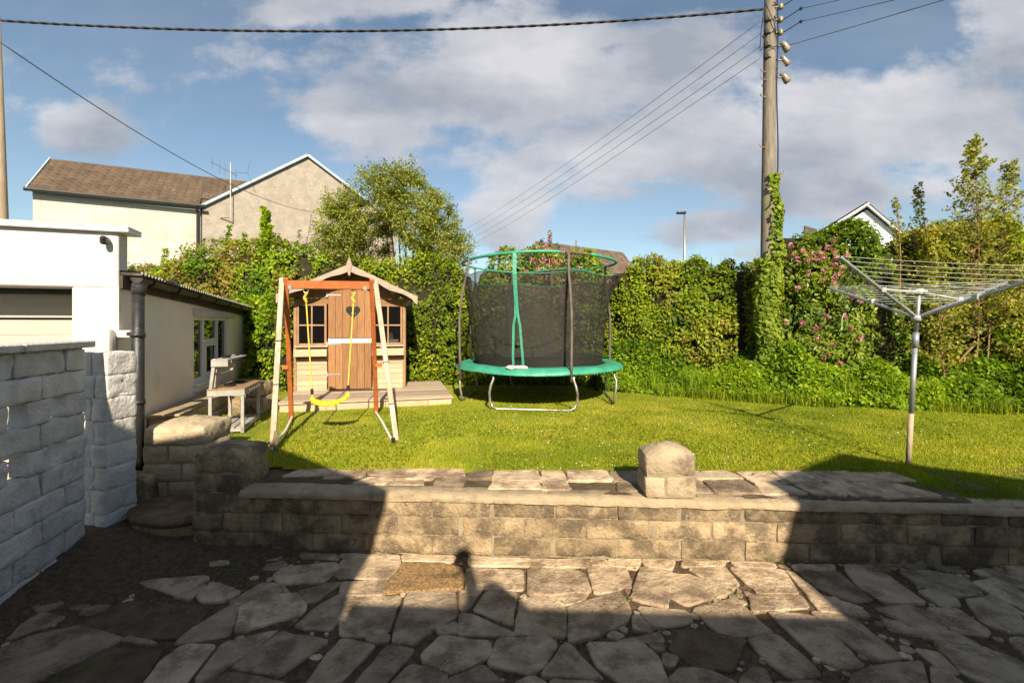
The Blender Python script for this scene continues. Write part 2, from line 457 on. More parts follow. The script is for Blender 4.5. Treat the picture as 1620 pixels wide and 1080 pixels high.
def netting(name, fac, col):
    m, nt, b = new_mat(name); N, L = nt.nodes, nt.links
    t = N.new('ShaderNodeBsdfTransparent'); mx = N.new('ShaderNodeMixShader')
    g = N.new('ShaderNodeNewGeometry'); n = N.new('ShaderNodeTexNoise'); n.inputs['Scale'].default_value = 3.0; n.inputs['Detail'].default_value = 5
    L.new(g.outputs['Position'], n.inputs['Vector'])
    r = N.new('ShaderNodeMapRange'); r.inputs['From Min'].default_value = .3; r.inputs['From Max'].default_value = .7
    r.inputs['To Min'].default_value = fac - .1; r.inputs['To Max'].default_value = fac + .1; L.new(n.outputs[0], r.inputs['Value'])
    L.new(r.outputs[0], mx.inputs[0])
    b.inputs['Base Color'].default_value = C(col); b.inputs['Roughness'].default_value = .8
    L.new(t.outputs[0], mx.inputs[1]); L.new(b.outputs[0], mx.inputs[2]); L.new(mx.outputs[0], N['Material Output'].inputs['Surface'])
    return m
M['net'] = netting('black safety mesh', .60, (.022, .020, .017))
M['net_seam'] = netting('black mesh seam', .9, (.015, .014, .012))
M['mat'] = pmat('jumping mat', (.012, .012, .013), (.02, .02, .02), 9, .8)
M['alu'] = pmat('dull aluminium', (.40, .42, .44), (.30, .32, .34), 10, .42, .1, 40, metal=.55, c3=(.2, .19, .17), s3=8, t3=(.62, .75), a3=.5)
M['plastic_pale'] = pmat('pale grey plastic', (.50, .51, .47), (.42, .43, .40), 10, .5)
M['line'] = pmat('washing line', (.55, .60, .56), (.45, .5, .46), 30, .5)
M['pole_wood'] = pmat('weathered pole', (.24, .21, .175), (.14, .12, .098), 5, .9, .5, 16, stretch=(9, 9, .8), c3=(.13, .10, .07), s3=1.3, t3=(.52, .75), c4=(.12, .08, .05), s4=4, t4=(.68, .73))
M['pale_pole'] = pmat('pale pole', (.46, .36, .25), (.36, .28, .19), 4, .9, .5, 20, stretch=(5, 5, .7), c3=(.25, .15, .08), s3=2, t3=(.58, .75))
M['cable'] = pmat('black cable', (.018, .018, .018), (.03, .03, .028), 20, .7)
M['cable_thin'] = pmat('grey wire', (.10, .12, .15), (.12, .14, .17), 20, .6)
M['ceramic'] = pmat('brown insulator', (.16, .12, .08), (.30, .27, .2), 18, .35, spec=.5)
M['pebbledash'] = pmat('pebbledash', (.32, .29, .25), (.25, .225, .195), 3, .95, .6, 12, c3=(.24, .20, .155), s3=.6, t3=(.5, .75), a3=.6, c4=(.52, .45, .36), s4=14, t4=(.6, .7))
M['old_white'] = pmat('flaking white wall', (.50, .475, .44), (.43, .395, .35), 1.2, .9, .4, 12, c3=(.36, .26, .18), s3=1.7, t3=(.52, .72), a3=.6, c4=(.38, .28, .20), s4=7, t4=(.58, .70), a4=.7)
M['tile'] = pmat('brown roof tile', (.085, .062, .045), (.125, .09, .065), 2.5, .9, .4, 10, c3=(.07, .052, .038), s3=1.1, t3=(.55, .75), c4=(.19, .15, .11), s4=6, t4=(.64, .7), tint=.15)
M['far_tile'] = pmat('far roof tile', (.10, .075, .055), (.14, .10, .075), 3, .9, tint=.3)
M['bargeboard'] = pmat('pale blue bargeboard', (.33, .41, .47), (.28, .36, .42), 2, .6)
M['aqua_wall'] = pmat('pale painted wall', (.60, .68, .72), (.55, .63, .67), 2, .8)
M['white_upvc'] = pmat('white upvc', (.74, .74, .74), (.70, .70, .70), 4, .4)
M['fence'] = pmat('dark fence board', (.10, .055, .035), (.15, .085, .05), 5, .9, .4, 20)
M['kitchen_grey'] = pmat('grey painted timber', (.36, .35, .32), (.28, .27, .25), 9, .75, .2, 30, c3=(.2, .17, .13), s3=6, t3=(.6, .75), a3=.6)
M['kitchen_top'] = pmat('bare timber worktop', (.33, .21, .115), (.24, .15, .08), 5, .8, .2, 30)
M['bark'] = pmat('grey brown bark', (.13, .10, .075), (.20, .155, .115), 12, .95, .6, 40)
M['birch_bark'] = pmat('reddish young bark', (.30, .17, .10), (.20, .11, .065), 9, .8, .4, 40, c3=(.45, .36, .28), s3=6, t3=(.62, .7))
M['twig'] = pmat('dry twigs', (.20, .115, .055), (.12, .07, .035), 10, .95)
M['core'] = pmat('shade-dark hedge core', (.018, .020, .008), (.040, .032, .014), 9, 1.0, .8, 25, bdist=.05)  # near-black: the shade inside the foliage is put into this colour
M['leaf_hedge'] = leaf_mat('hedge leaf', [(.045, .080, .006), (.11, .175, .008), (.22, .30, .012), (.40, .43, .03)])
M['leaf_bright'] = leaf_mat('young green leaf', [(.05, .105, .007), (.12, .215, .010), (.22, .34, .014), (.38, .45, .03)])
M['leaf_willow'] = leaf_mat('olive green leaf', [(.10, .135, .02), (.19, .235, .035), (.31, .35, .06), (.44, .46, .12)])
M['leaf_rhodo'] = leaf_mat('dark glossy leaf', [(.035, .075, .008), (.085, .15, .010), (.17, .255, .016), (.32, .37, .04)], rough=.4, spec=.3)
M['leaf_gold'] = leaf_mat('golden leaf', [(.16, .22, .012), (.29, .33, .018), (.42, .40, .025), (.52, .38, .03)])
M['leaf_birch'] = leaf_mat('birch leaf', [(.12, .15, .025), (.21, .245, .035), (.31, .33, .055), (.42, .40, .09)])
M['leaf_ivy'] = leaf_mat('ivy leaf', [(.07, .12, .015), (.14, .22, .02), (.24, .32, .035), (.34, .38, .06)])
M['leaf_brown'] = leaf_mat('rusty hedge leaf', [(.15, .11, .03), (.24, .17, .045), (.32, .24, .05), (.26, .30, .03)])
M['petal'] = leaf_mat('pink blossom', [(.28, .07, .09), (.40, .13, .17), (.50, .22, .26), (.60, .38, .40)], trans=.3)
M['blade'] = leaf_mat('grass blade', [(.11, .165, .010), (.20, .265, .012), (.32, .35, .018), (.44, .40, .06)], trans=.3, rough=.55, spec=.2)
M['daisy'] = leaf_mat('daisy', [(.7, .68, .6), (.8, .78, .7)], trans=.2)
M['lawn'] = pmat('lawn soil and thatch', (.19, .225, .02), (.27, .27, .04), 3, .95, .8, 60, c3=(.20, .15, .06), s3=2.4, t3=(.6, .78), a3=.5, c4=(.10, .13, .015), s4=20, t4=(.55, .65))
M['earth'] = pmat('garden earth', (.07, .055, .035), (.12, .095, .06), 3, .95, .6, 20, c3=(.07, .10, .02), s3=2, t3=(.5, .7))
M['field'] = pmat('rough grassland', (.07, .10, .02), (.11, .13, .03), .2, .95)

# ================================================================== THE SETTING
LAWN_Z = 0.44
def grid_mesh(x0, x1, y0, y1, nx, ny, zf, mask=None):
    xs = np.linspace(x0, x1, nx + 1); ys = np.linspace(y0, y1, ny + 1)
    X, Y = np.meshgrid(xs, ys); P = np.stack([X.ravel(), Y.ravel(), np.zeros(X.size)], 1)
    P[:, 2] = zf(P)
    idx = np.arange((nx + 1) * (ny + 1)).reshape(ny + 1, nx + 1)
    Q = np.stack([idx[:-1, :-1].ravel(), idx[:-1, 1:].ravel(), idx[1:, 1:].ravel(), idx[1:, :-1].ravel()], 1)
    if mask is not None:
        cc = P[Q].mean(1); Q = Q[mask(cc)]
    return P, Q
# far ground sheet to the horizon
P_, Q_ = grid_mesh(-1500, 1500, -900, 2000, 6, 6, lambda P: np.full(len(P), -.25))
tag(make_obj('ground', P_, Q_, M['field']), kind='structure')
# patio bed: earth, moss and grit that shows between the slabs, banked up in the far left corner
def wall_left_x(y): return -3.08 - .236 * (y - 2.74)
def soil_z(P):
    n = vnoise(P * 2.2, 3) * .005 + vnoise(P * 7, 4) * .004 + vnoise(P * 22, 5) * .003
    wx = -3.08 - .236 * (P[:, 1] - 2.74)
    near_wall = np.clip(1 - (P[:, 0] - wx) / .9, 0, 1)
    bank = near_wall ** 1.5 * .03 * np.clip((P[:, 1] - 1.6) / 1.5, 0, 1)
    corner = np.clip((P[:, 1] - 2.7) / .9, 0, 1) * np.clip(1 - (P[:, 0] + 2.9) / 1.0, 0, 1) * .06
    edge = np.clip((P[:, 1] - 3.15) / .25, 0, 1) * np.clip((-1.0 - P[:, 0]) / .8, 0, 1) * .03
    return -.009 + n + bank + corner + edge
P_, Q_ = grid_mesh(-6, 8, -1.6, 4.6, 350, 160, soil_z)
tag(make_obj('patio_bed', P_, Q_, M['soil'], smooth=True), kind='structure')
P_, Q_ = grid_mesh(-40, 40, 3.5, 60, 40, 30, lambda P: np.full(len(P), LAWN_Z - .03),
                   mask=lambda c: ~((c[:, 1] < 5.0) & (np.abs(c[:, 0]) > 100)))
# the raised garden level, with the notch of the steps left out
def garden_ground():
    # x, y outline strips
    V = []; F = []
    def rect(x0, x1, y0, y1):
        b = len(V); V.extend([(x0, y0, LAWN_Z - .03), (x1, y0, LAWN_Z - .03), (x1, y1, LAWN_Z - .03), (x0, y1, LAWN_Z - .03)]); F.append((b, b + 1, b + 2, b + 3))
    rect(-2.4, 14, 3.45, 6); rect(-60, 60, 6, 80); rect(-30, -2.4, 4.75, 6); rect(14, 60, 3.2, 6)
    return make_obj('garden_ground', V, F, M['earth'])
tag(garden_ground(), kind='structure')

# crazy paving: outlines of the stones surveyed from the photo
slab_px = []
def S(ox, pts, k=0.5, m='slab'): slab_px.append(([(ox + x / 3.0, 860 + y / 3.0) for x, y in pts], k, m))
for p, k in [
    ([(660,185),(760,165),(980,150),(985,175),(830,240)], .75), ([(940,245),(1000,195),(1040,188),(1140,230),(1060,270),(960,272)], .7),
    ([(1090,275),(1240,185),(1345,188),(1340,220),(1150,292)], .6), ([(1300,150),(1350,115),(1590,90),(1600,130),(1530,182),(1330,188)], .85),
    ([(1140,300),(1290,245),(1400,240),(1450,300),(1420,340),(1240,385),(1120,420)], 1.0), ([(830,475),(900,410),(1100,290),(1130,300),(1090,430)], .5),
    ([(30,460),(100,390),(200,330),(305,350),(230,390)], .45), ([(0,500),(150,440),(390,385),(585,445),(400,540),(130,660),(-200,760),(-200,600)], .4),
    ([(690,660),(760,560),(870,480),(1020,485),(880,650),(860,700),(640,720)], .75), ([(930,640),(1060,470),(1320,410),(1200,500),(980,650)], .5),
    ([(1100,590),(1340,420),(1555,465),(1470,520),(1330,615),(1240,612)], .5), ([(1400,390),(1520,290),(1620,235),(1690,250),(1570,405)], .55),
    ([(1385,240),(1530,195),(1620,185),(1500,270),(1440,280)], .55), ([(1460,660),(1530,560),(1620,450),(1780,485),(1700,560),(1600,660),(1560,700),(1430,700)], .45),
    ([(580,460),(620,435),(740,465),(700,475)], .5), ([(900,700),(1100,612),(1225,640),(1400,680),(1400,740),(900,740)], .4),
    ([(980,60),(1030,50),(1090,95),(1000,105)], .9), ([(1200,40),(1340,30),(1330,75),(1260,80)], .9), ([(1430,70),(1440,45),(1600,55),(1600,80)], .8),
    ([(1330,205),(1345,195),(1375,235),(1360,245)], .5), ([(830,250),(960,195),(975,205),(900,262)], .7)]: S(0, p, k)
for p in [[(250,650),(400,560),(520,500),(760,510),(690,620),(640,690),(540,735),(200,735)], [(390,385),(600,275),(1000,300),(860,450),(600,430)]]: S(0, p, .3, 'moss_stone')
for p, k in [
    ([(0,90),(20,72),(275,72),(270,110),(215,165),(0,160),(-30,150)], .75), ([(0,240),(0,185),(215,172),(190,240),(20,245)], .65),
    ([(600,115),(860,125),(858,218),(595,212)], .7), ([(890,125),(1090,122),(1150,145),(1180,225),(1000,240),(890,238)], .6),
    ([(1170,110),(1350,115),(1372,180),(1290,225),(1205,232)], .7), ([(1420,112),(1568,130),(1548,300),(1375,255)], .6),
    ([(70,255),(280,248),(220,415),(110,432),(0,430),(0,360)], .5), ([(320,235),(535,228),(540,355),(440,400),(350,470),(245,478),(270,370)], .45),
    ([(565,225),(665,222),(610,300),(560,320)], .55), ([(690,228),(828,228),(810,385),(630,315)], .5), ([(850,265),(960,255),(1060,300),(1065,435),(825,428)], .5),
    ([(980,255),(1170,228),(1140,270),(1070,290)], .65), ([(1080,300),(1320,230),(1370,320),(1350,370),(1220,430),(1085,470)], .5),
    ([(565,330),(640,345),(820,425),(800,438),(560,432)], .45), ([(480,435),(620,460),(700,460),(705,530),(530,608),(400,570),(385,520)], .5),
    ([(750,445),(980,440),(1020,475),(960,570),(900,612),(700,570)], .5), ([(1070,465),(1240,640),(950,625)], .4),
    ([(1170,470),(1430,475),(1500,540),(1540,650),(1560,700),(1380,700),(1220,580)], .65), ([(220,485),(345,510),(210,650),(160,720),(20,720)], .4),
    ([(330,575),(500,625),(440,720),(180,720)], .5), ([(670,572),(760,660),(800,740),(440,740),(500,650)], .4), ([(830,660),(905,625),(970,660),(980,740),(800,740)], .75),
    ([(1300,465),(1500,420),(1530,460),(1480,468)], .5), ([(1385,345),(1420,345),(1475,405),(1460,418),(1390,405)], .5), ([(1410,300),(1640,320),(1660,370),(1480,405)], .5),
    ([(290,55),(540,60),(520,90),(300,85)], .8), ([(610,60),(900,70),(890,105),(610,100)], .9), ([(900,72),(1165,72),(1165,112),(905,108)], .8),
    ([(1180,75),(1250,75),(1265,105),(1185,100)], .8), ([(1265,78),(1420,75),(1400,115),(1280,105)], .8), ([(1430,78),(1580,80),(1560,122),(1450,108)], .8), ([(0,48),(270,55),(270,68),(0,68)], .8),
    ([(1000,640),(1200,650),(1280,740),(1000,740)], .45), ([(1465,470),(1530,480),(1520,505),(1480,500)], .4), ([(1530,520),(1600,540),(1570,580),(1530,570)], .4),
    ([(450,400),(545,375),(550,425),(470,428)], .4), ([(120,440),(225,432),(215,470),(130,465)], .35)]: S(540, p, k)
S(540, [(300,85),(420,82),(560,110),(580,150),(570,210),(200,230)], .5, 'gravel')
for p, k in [
    ([(0,150),(30,148),(130,185),(260,200),(200,240),(20,290),(-60,250),(-55,140)], .6), ([(30,118),(200,112),(265,195),(130,180)], .75),
    ([(225,115),(480,125),(545,235),(360,235)], .75), ([(320,245),(560,248),(595,305),(440,312),(335,322)], .65), ([(490,130),(530,140),(700,270),(820,290),(890,345),(650,320)], .7),
    ([(550,135),(730,130),(900,265),(800,268),(660,215)], .35), ([(50,310),(230,265),(290,300),(425,420),(200,445)], .5), ([(405,320),(560,335),(640,350),(860,575),(760,588),(640,540)], .45),
    ([(610,325),(800,345),(1035,540),(900,552),(720,430)], .5), ([(310,455),(450,432),(600,560),(650,620),(520,640),(420,570)], .45), ([(0,590),(120,600),(250,655),(300,720),(-80,720),(-60,640)], .4),
    ([(280,640),(330,590),(390,595),(430,690),(270,700)], .4), ([(770,118),(960,140),(1150,275),(960,275),(850,210)], .6), ([(910,300),(1080,290),(1200,340),(1250,405),(1060,370)], .55),
    ([(950,355),(1140,390),(1300,420),(1420,490),(1200,450),(1000,420)], .5), ([(1160,305),(1310,310),(1450,410),(1430,435),(1290,410)], .6), ([(1120,225),(1180,215),(1290,250),(1310,290),(1230,295)], .55),
    ([(1030,130),(1180,130),(1350,165),(1420,240),(1300,240),(1130,200)], .5), ([(1380,130),(1450,120),(1640,150),(1700,200),(1560,210)], .7), ([(1380,185),(1480,165),(1640,245),(1700,290),(1640,320),(1480,250)], .75),
    ([(1350,270),(1470,250),(1590,330),(1640,400),(1590,430),(1420,370)], .45), ([(1200,470),(1420,500),(1560,540),(1700,620),(1700,700),(1500,690),(1340,620)], .45), ([(1105,500),(1220,520),(1310,610),(1240,610)], .5),
    ([(820,620),(900,590),(1130,560),(1160,720),(760,720)], .45), ([(1180,580),(1300,640),(1400,720),(1200,720)], .45), ([(1555,455),(1620,450),(1760,520),(1760,600),(1640,540)], .6),
    ([(0,82),(200,82),(190,105),(0,108)], .8), ([(230,85),(430,90),(440,115),(260,105)], .8), ([(520,98),(715,98),(715,125),(545,128)], .7), ([(770,100),(960,110),(960,130),(780,120)], .6),
    ([(450,660),(510,665),(640,650),(740,740),(450,740)], .4), ([(1440,260),(1500,262),(1640,345),(1700,420),(1620,330)], .55)]: S(1080, p, k)
S(1080, [(-10,410),(120,420),(300,455),(230,600),(60,580),(-60,500)], .3, 'moss_stone')

def inside(p, poly):
    c = False; n = len(poly)
    for i in range(n):
        a, b = poly[i], poly[(i + 1) % n]
        if (a[1] > p[1]) != (b[1] > p[1]) and p[0] < (b[0] - a[0]) * (p[1] - a[1]) / (b[1] - a[1] + 1e-12) + a[0]: c = not c
    return c
def rough_poly(poly, step=.06, amp=.007, seed=0):
    out = []; n = len(poly)
    for i in range(n):
        a, b = Vector(poly[i][:2]), Vector(poly[(i + 1) % n][:2])
        prv = Vector(poly[i - 1][:2])
        k = max(1, int((b - a).length / step)); nr = Vector((b.y - a.y, a.x - b.x)); nr = nr.normalized() if nr.length else nr
        for j in range(k):
            t = j / k; p = a.lerp(b, t)
            if j == 0:                       # knock the corner off
                d1 = (prv - a); d2 = (b - a)
                c = min(.018, d1.length * .25, d2.length * .25)
                out.append(a + d1.normalized() * c); out.append(a + d2.normalized() * c); continue
            w = noise.noise(Vector((p.x * 9, p.y * 9, seed))) * amp * 1.6 + noise.noise(Vector((p.x * 30, p.y * 30, seed + 5))) * amp * .7
            out.append(p + nr * w)
    return out
def slab(mb, poly, ztop, thick, tint, seed):
    c0 = Vector((sum(p[0] for p in poly) / len(poly), sum(p[1] for p in poly) / len(poly)))
    poly = [tuple(Vector(p[:2]) + (Vector(p[:2]) - c0).normalized() * .015) for p in poly]
    pts = rough_poly(poly, seed=seed)
    ar = sum(pts[i].x * pts[(i + 1) % len(pts)].y - pts[(i + 1) % len(pts)].x * pts[i].y for i in range(len(pts)))
    if ar < 0: pts = pts[::-1]
    n = len(pts); c = sum(pts, Vector((0, 0))) / n
    rr = random.Random(seed * 7 + 1); tx, ty = rr.uniform(-.007, .007), rr.uniform(-.007, .007); dz = rr.uniform(-.003, .004)
    def zt(p): return ztop + dz + (p.x - c.x) * tx + (p.y - c.y) * ty + noise.noise(Vector((p.x * 5, p.y * 5, seed))) * .002
    ring1 = [p + (c - p).normalized() * .007 for p in pts]
    ring2 = [p + (c - p) * .35 for p in pts]
    V = [Vector((p.x, p.y, ztop - thick)) for p in pts] + [Vector((p.x, p.y, zt(p) - .005)) for p in pts] + \
        [Vector((p.x, p.y, zt(p))) for p in ring1] + [Vector((p.x, p.y, zt(p) - .0015)) for p in ring2] + [Vector((c.x, c.y, zt(c)))]
    F = []
    for r in range(3):
        for i in range(n): F.append((r * n + i, r * n + (i + 1) % n, (r + 1) * n + (i + 1) % n, (r + 1) * n + i))
    for i in range(n): F.append((3 * n + i, 3 * n + (i + 1) % n, 4 * n))
    mb.add(V, F, tint)
mbs = {'slab': MB(), 'moss_stone': MB(), 'gravel': MB()}
polys = []
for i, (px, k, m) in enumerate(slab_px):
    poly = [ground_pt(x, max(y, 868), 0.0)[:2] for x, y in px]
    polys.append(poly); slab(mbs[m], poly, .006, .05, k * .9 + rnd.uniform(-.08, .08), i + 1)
# stones nearer the tripod and beyond both edges of the view, laid the same way
def free(p, r): return not any(inside((p[0] + dx, p[1] + dy), q) for q in polys for dx, dy in ((0, 0), (r, 0), (-r, 0), (0, r), (0, -r)))
k = 200
jit = lambda i, j: (rnd.random() - .5) * .22
gx = {}; gy = {}
for i in range(40):
    for j in range(16):
        gx[i, j] = -4.2 + i * .33 + (j % 2) * .12 + jit(i, j) * .9; gy[i, j] = -1.55 + j * .32 + jit(i, j) * .9
for i in range(39):
    for j in range(15):
        q = [Vector((gx[a_], gy[a_])) for a_ in ((i, j), (i + 1, j), (i + 1, j + 1), (i, j + 1))]
        c = sum(q, Vector((0, 0))) / 4
        vis = abs(c.x) / max(c.y, .01) < 1.08 and c.y > 2.12
        if vis or c.y > 3.2 or c.x < wall_left_x(c.y) + .3: continue
        q = [p + (c - p).normalized() * .022 for p in q]
        if all(free(p, .01) for p in q) and free(c, .05):
            k += 1; slab(mbs['slab'], [tuple(p) for p in q], .008, .05, rnd.uniform(.3, .65), k)
# small chips wedged in the joints
fill = []
for n_ in range(9000):
    p = (rnd.uniform(-3.0, 3.8), rnd.uniform(2.1, 3.25)); r = rnd.uniform(.05, .15)
    if abs(p[0]) / p[1] > 1.2 or p[0] < wall_left_x(p[1]) + .25: continue
    if p[0] < -1.7 and p[1] > 2.75: continue
    m_ = rnd.randint(4, 6); a0 = rnd.random() * 6; e_ = rnd.uniform(.5, 1)
    poly = [(p[0] + math.cos(a0 + 6.283 * i / m_) * r * rnd.uniform(.75, 1.1), p[1] + math.sin(a0 + 6.283 * i / m_) * r * e_ * rnd.uniform(.75, 1.1)) for i in range(m_)]
    mid_ = [((poly[i][0] + poly[i - 1][0]) / 2, (poly[i][1] + poly[i - 1][1]) / 2) for i in range(m_)]
    if all(free(q, .022) for q in poly + mid_ + [p]): polys.append(poly); k += 1; slab(mbs['slab'], poly, .003, .05, rnd.uniform(.15, .6), k)
for n_ in range(1100):
    p = (rnd.uniform(-2.7, 3.7), rnd.uniform(2.1, 3.28)); r = rnd.uniform(.012, .045)
    if abs(p[0]) / p[1] > 1.16 or not free(p, r * .8): continue
    if p[0] < -1.7 and rnd.random() < .75: continue
    m_ = rnd.randint(4, 6); a0 = rnd.random() * 6
    poly = [(p[0] + math.cos(a0 + 6.283 * i / m_) * r * rnd.uniform(.6, 1.1), p[1] + math.sin(a0 + 6.283 * i / m_) * r * rnd.uniform(.5, 1)) for i in range(m_)]
    mbs['slab'].prism(poly, -.03, rnd.uniform(-.008, .004), rnd.uniform(.3, .95))
nm = {'slab': 'patio_paving', 'moss_stone': 'patio_mossy_stones', 'gravel': 'patio_gravel_slab'}
for k_, mb in mbs.items(): tag(mb.build(nm[k_], M[k_]), kind='structure')

# paved strip on top, behind the retaining wall
mb = MB(); seed = 900
T = lambda pts: [(400 + x / 5.4, 680 + y / 5.4) for x, y in pts]
strip = [T([(250,400),(420,340),(700,335),(650,395)]), T([(600,415),(720,345),(960,345),(950,392),(800,408)]), T([(850,458),(1000,405),(1210,412),(1110,462)]),
         T([(985,352),(1320,330),(1280,392),(1000,385)]), T([(1150,440),(1450,425),(1450,468),(1180,468)]),
         [(1355,750),(1372,752),(1490,784),(1400,786),(1385,780)]]
done = []
for p in strip:
    poly = [ground_pt(x, y, LAWN_Z)[:2] for x, y in p]; done.append(poly); seed += 1; slab(mb, poly, LAWN_Z + .006, .05, rnd.uniform(.4, .8), seed)
x = -1.0
while x < 2.95:
    w = rnd.uniform(.18, .42)
    yb = 3.55 - .045 * (x + 2.3); yf = 3.97 - .02 * (x + 2); ym = yb + (yf - yb) * rnd.uniform(.4, .6)
    for (a_, b_) in ((yb + .012, ym - .008), (ym + .008, yf)):
        g = rnd.uniform(-.04, .04)
        poly = [(x + .01 + g, a_), (x + w - .01, a_ + rnd.uniform(-.01, .02)), (x + w - .02 + g, b_), (x + .02, b_ - rnd.uniform(-.01, .03))]
        c = (sum(p[0] for p in poly) / 4, sum(p[1] for p in poly) / 4)
        if not any(inside(c, q) for q in done) and rnd.random() < .88:
            seed += 1; slab(mb, poly, LAWN_Z + .004 + rnd.uniform(-.004, .004), .05, rnd.uniform(.2, .9), seed)
    x += w
tag(mb.build('terrace_paving', M['slab']), kind='structure')
# moss cushions and soil between them
P_, Q_ = grid_mesh(-2.4, 14, 3.5, 4.1, 300, 24, lambda P: LAWN_Z - .012 + vnoise(P * 6, 8) * .012 + vnoise(P * 20, 9) * .006)
P_[:, 1] -= .045 * (P_[:, 0] + 2.3) * (P_[:, 0] < 5); P_[:, 2] -= .02 * np.clip((P_[:, 0] - 3.15) / .3, 0, 1)
tag(make_obj('terrace_bed', P_, Q_, M['moss_stone'], smooth=True), kind='structure')

def lawn_edge(x):
    return np.where(x < -2.0, 4.0 - (x + 2.0) * .0, np.where(x < 3.0, 3.97 - .03 * (x + 2), np.maximum(3.34 - .045 * (x - 3.3), 3.82 - (x - 3.0) * 1.15)))
def lawn_dip(x, y): return -.0075 * np.clip(x + 1.5, 0, 7) * np.clip((5.2 - y) / 1.6, 0, 1)
def lawn_z(P): return LAWN_Z + lawn_dip(P[:, 0], P[:, 1]) + .012 * vnoise(P * .8, 21) + .006 * vnoise(P * 3, 22)
P_, Q_ = grid_mesh(-7, 14, 3.0, 13, 260, 160, lambda P: lawn_z(P), mask=lambda c: (c[:, 1] > lawn_edge(c[:, 0]) - .02) & ~((c[:, 0] < -2.55) & (c[:, 1] < 4.9)))
tag(make_obj('lawn', P_, Q_, M['lawn'], smooth=True), kind='structure')

# ================================================================== RETAINING WALL
WA = Vector((-2.42, 3.442, 0)); WB = Vector((5.2, 3.442 - 7.62 * .0435, 0))
wd = (WB - WA).normalized(); wn = Vector((wd.y, -wd.x, 0))      # wn faces the camera
def wall_M(s=0.0):
    Mx = Matrix((wd, -wn, Vector((0, 0, 1)))).transposed().to_4x4(); Mx.translation = WA + wd * s; return Mx
rw = thing('retaining_wall', 'long low wall of rough grey concrete blocks with pale coping, holding up the lawn above the patio', 'wall', tuple(WA))
mb = MB(); mo = MB(); L = (WB - WA).length; sd_ = 0
WM = wall_M()
for c in range(3):
    h0, h1 = c * .139 + .003, (c + 1) * .139 - .005
    s = -.0 - (.23 if c % 2 else 0) + .03
    while s < L:
        w = .452
        s0, s1 = max(s, 0), min(s + w - rnd.choice([.008, .015, .035]), L)
        if s1 - s0 > .08:
            sd_ += 1
            mb.rock((s0, rnd.uniform(-.008, .004), h0), (s1, .16, h1), r=.009, amp=.010, ridge=.6, freq=12, seed=sd_, tint=rnd.uniform(.1, .9), M=WM, step=.022)
        s += w
mo.box((.005, .007, -.1), (L, .17, .415), .5, WM)
mb.build('block_face', M['block'], rw, world=True, smooth=True); mo.build('mortar', M['mortar'], rw, world=True)
mb = MB(); s = 0
NS = 420; V = []; F = []
prof = [(-.022, .405), (-.026, .432), (-.012, .452), (.06, .458), (.16, .456), (.178, .44), (.178, .40)]
for i in range(NS + 1):
    s = .385 + (L - .385) * i / NS; drop = -.0068 * s
    for j, (o, z) in enumerate(prof):
        p = Vector((s, o + .012 * noise.noise(Vector((s * 4, j * .7, 0))) + .006 * noise.noise(Vector((s * 15, j, 0))), z + drop + .009 * noise.noise(Vector((s * 3, j * .4, 3))) + .005 * noise.noise(Vector((s * 14, j, 3)))))
        V.append(WM @ p)
for i in range(NS):
    for j in range(len(prof) - 1):
        a_ = i * len(prof) + j; F.append((a_, a_ + len(prof), a_ + len(prof) + 1, a_ + 1))
mb.add(V, F); mb.build('coping', M['coping'], rw, world=True, smooth=True)

def dome(cx, cy, hx, hy, h):
    return lambda x, y: h * max(0, 1 - (abs((x - cx) / hx)) ** 1.7) * max(0, 1 - (abs((y - cy) / hy)) ** 2.2)
def pillar(name, label, Mx, w, d, z0, z1, courses, seed, crown, mat='block', capmat='coping', split=True):
    t = thing(name, label, 'pillar', tuple(Mx @ Vector((w / 2, d / 2, z0))))
    h = (z1 - z0) / courses; b = MB(); m = MB()
    for c in range(courses):
        top = c == courses - 1
        lo, hi = z0 + c * h + .005, z0 + (c + 1) * h - .004
        cut = w * (.62 if c % 2 else .4)
        tp = dome(w / 2, d / 2, w * .55, d * .55, crown) if top else None
        if split and not top:
            b.rock((0, 0, lo), (cut - .006, d, hi), r=.02, amp=.010, seed=seed + c, tint=rnd.uniform(.35, .75), M=Mx, ridge=.7, freq=11, step=.024)
            b.rock((cut + .006, .003, lo), (w, d - .003, hi), r=.02, amp=.010, seed=seed + c + 30, tint=rnd.uniform(.35, .75), M=Mx)
        else:
            b.rock((0, 0, lo), (w, d, hi), r=.03, amp=.012, seed=seed + c, tint=rnd.uniform(.45, .7), M=Mx, top=tp, ridge=.7, freq=10, step=.024)
    m.box((.012, .012, z0), (w - .012, d - .012, z1 - h * .5), .5, Mx)
    b.build('blocks', M[mat], t, world=True, smooth=True); m.build('mortar', M['mortar'], t, world=True)
    return t
Mx = wall_M(.36 + 3.03); Mx.translation += Vector((0, -.004, 0))
pillar('stone_pillar', 'short pale block pillar with domed top standing on the middle of the retaining wall', Mx, .365, .27, .44, .745, 2, 50, .075, mat='tan_block')
Mx = wall_M(.02); Mx.translation += Vector((0, -.012, 0))
pillar('stone_pillar', 'dark weathered block pillar ending the retaining wall beside the curved steps', Mx, .375, .36, .42, .725, 2, 70, .045)
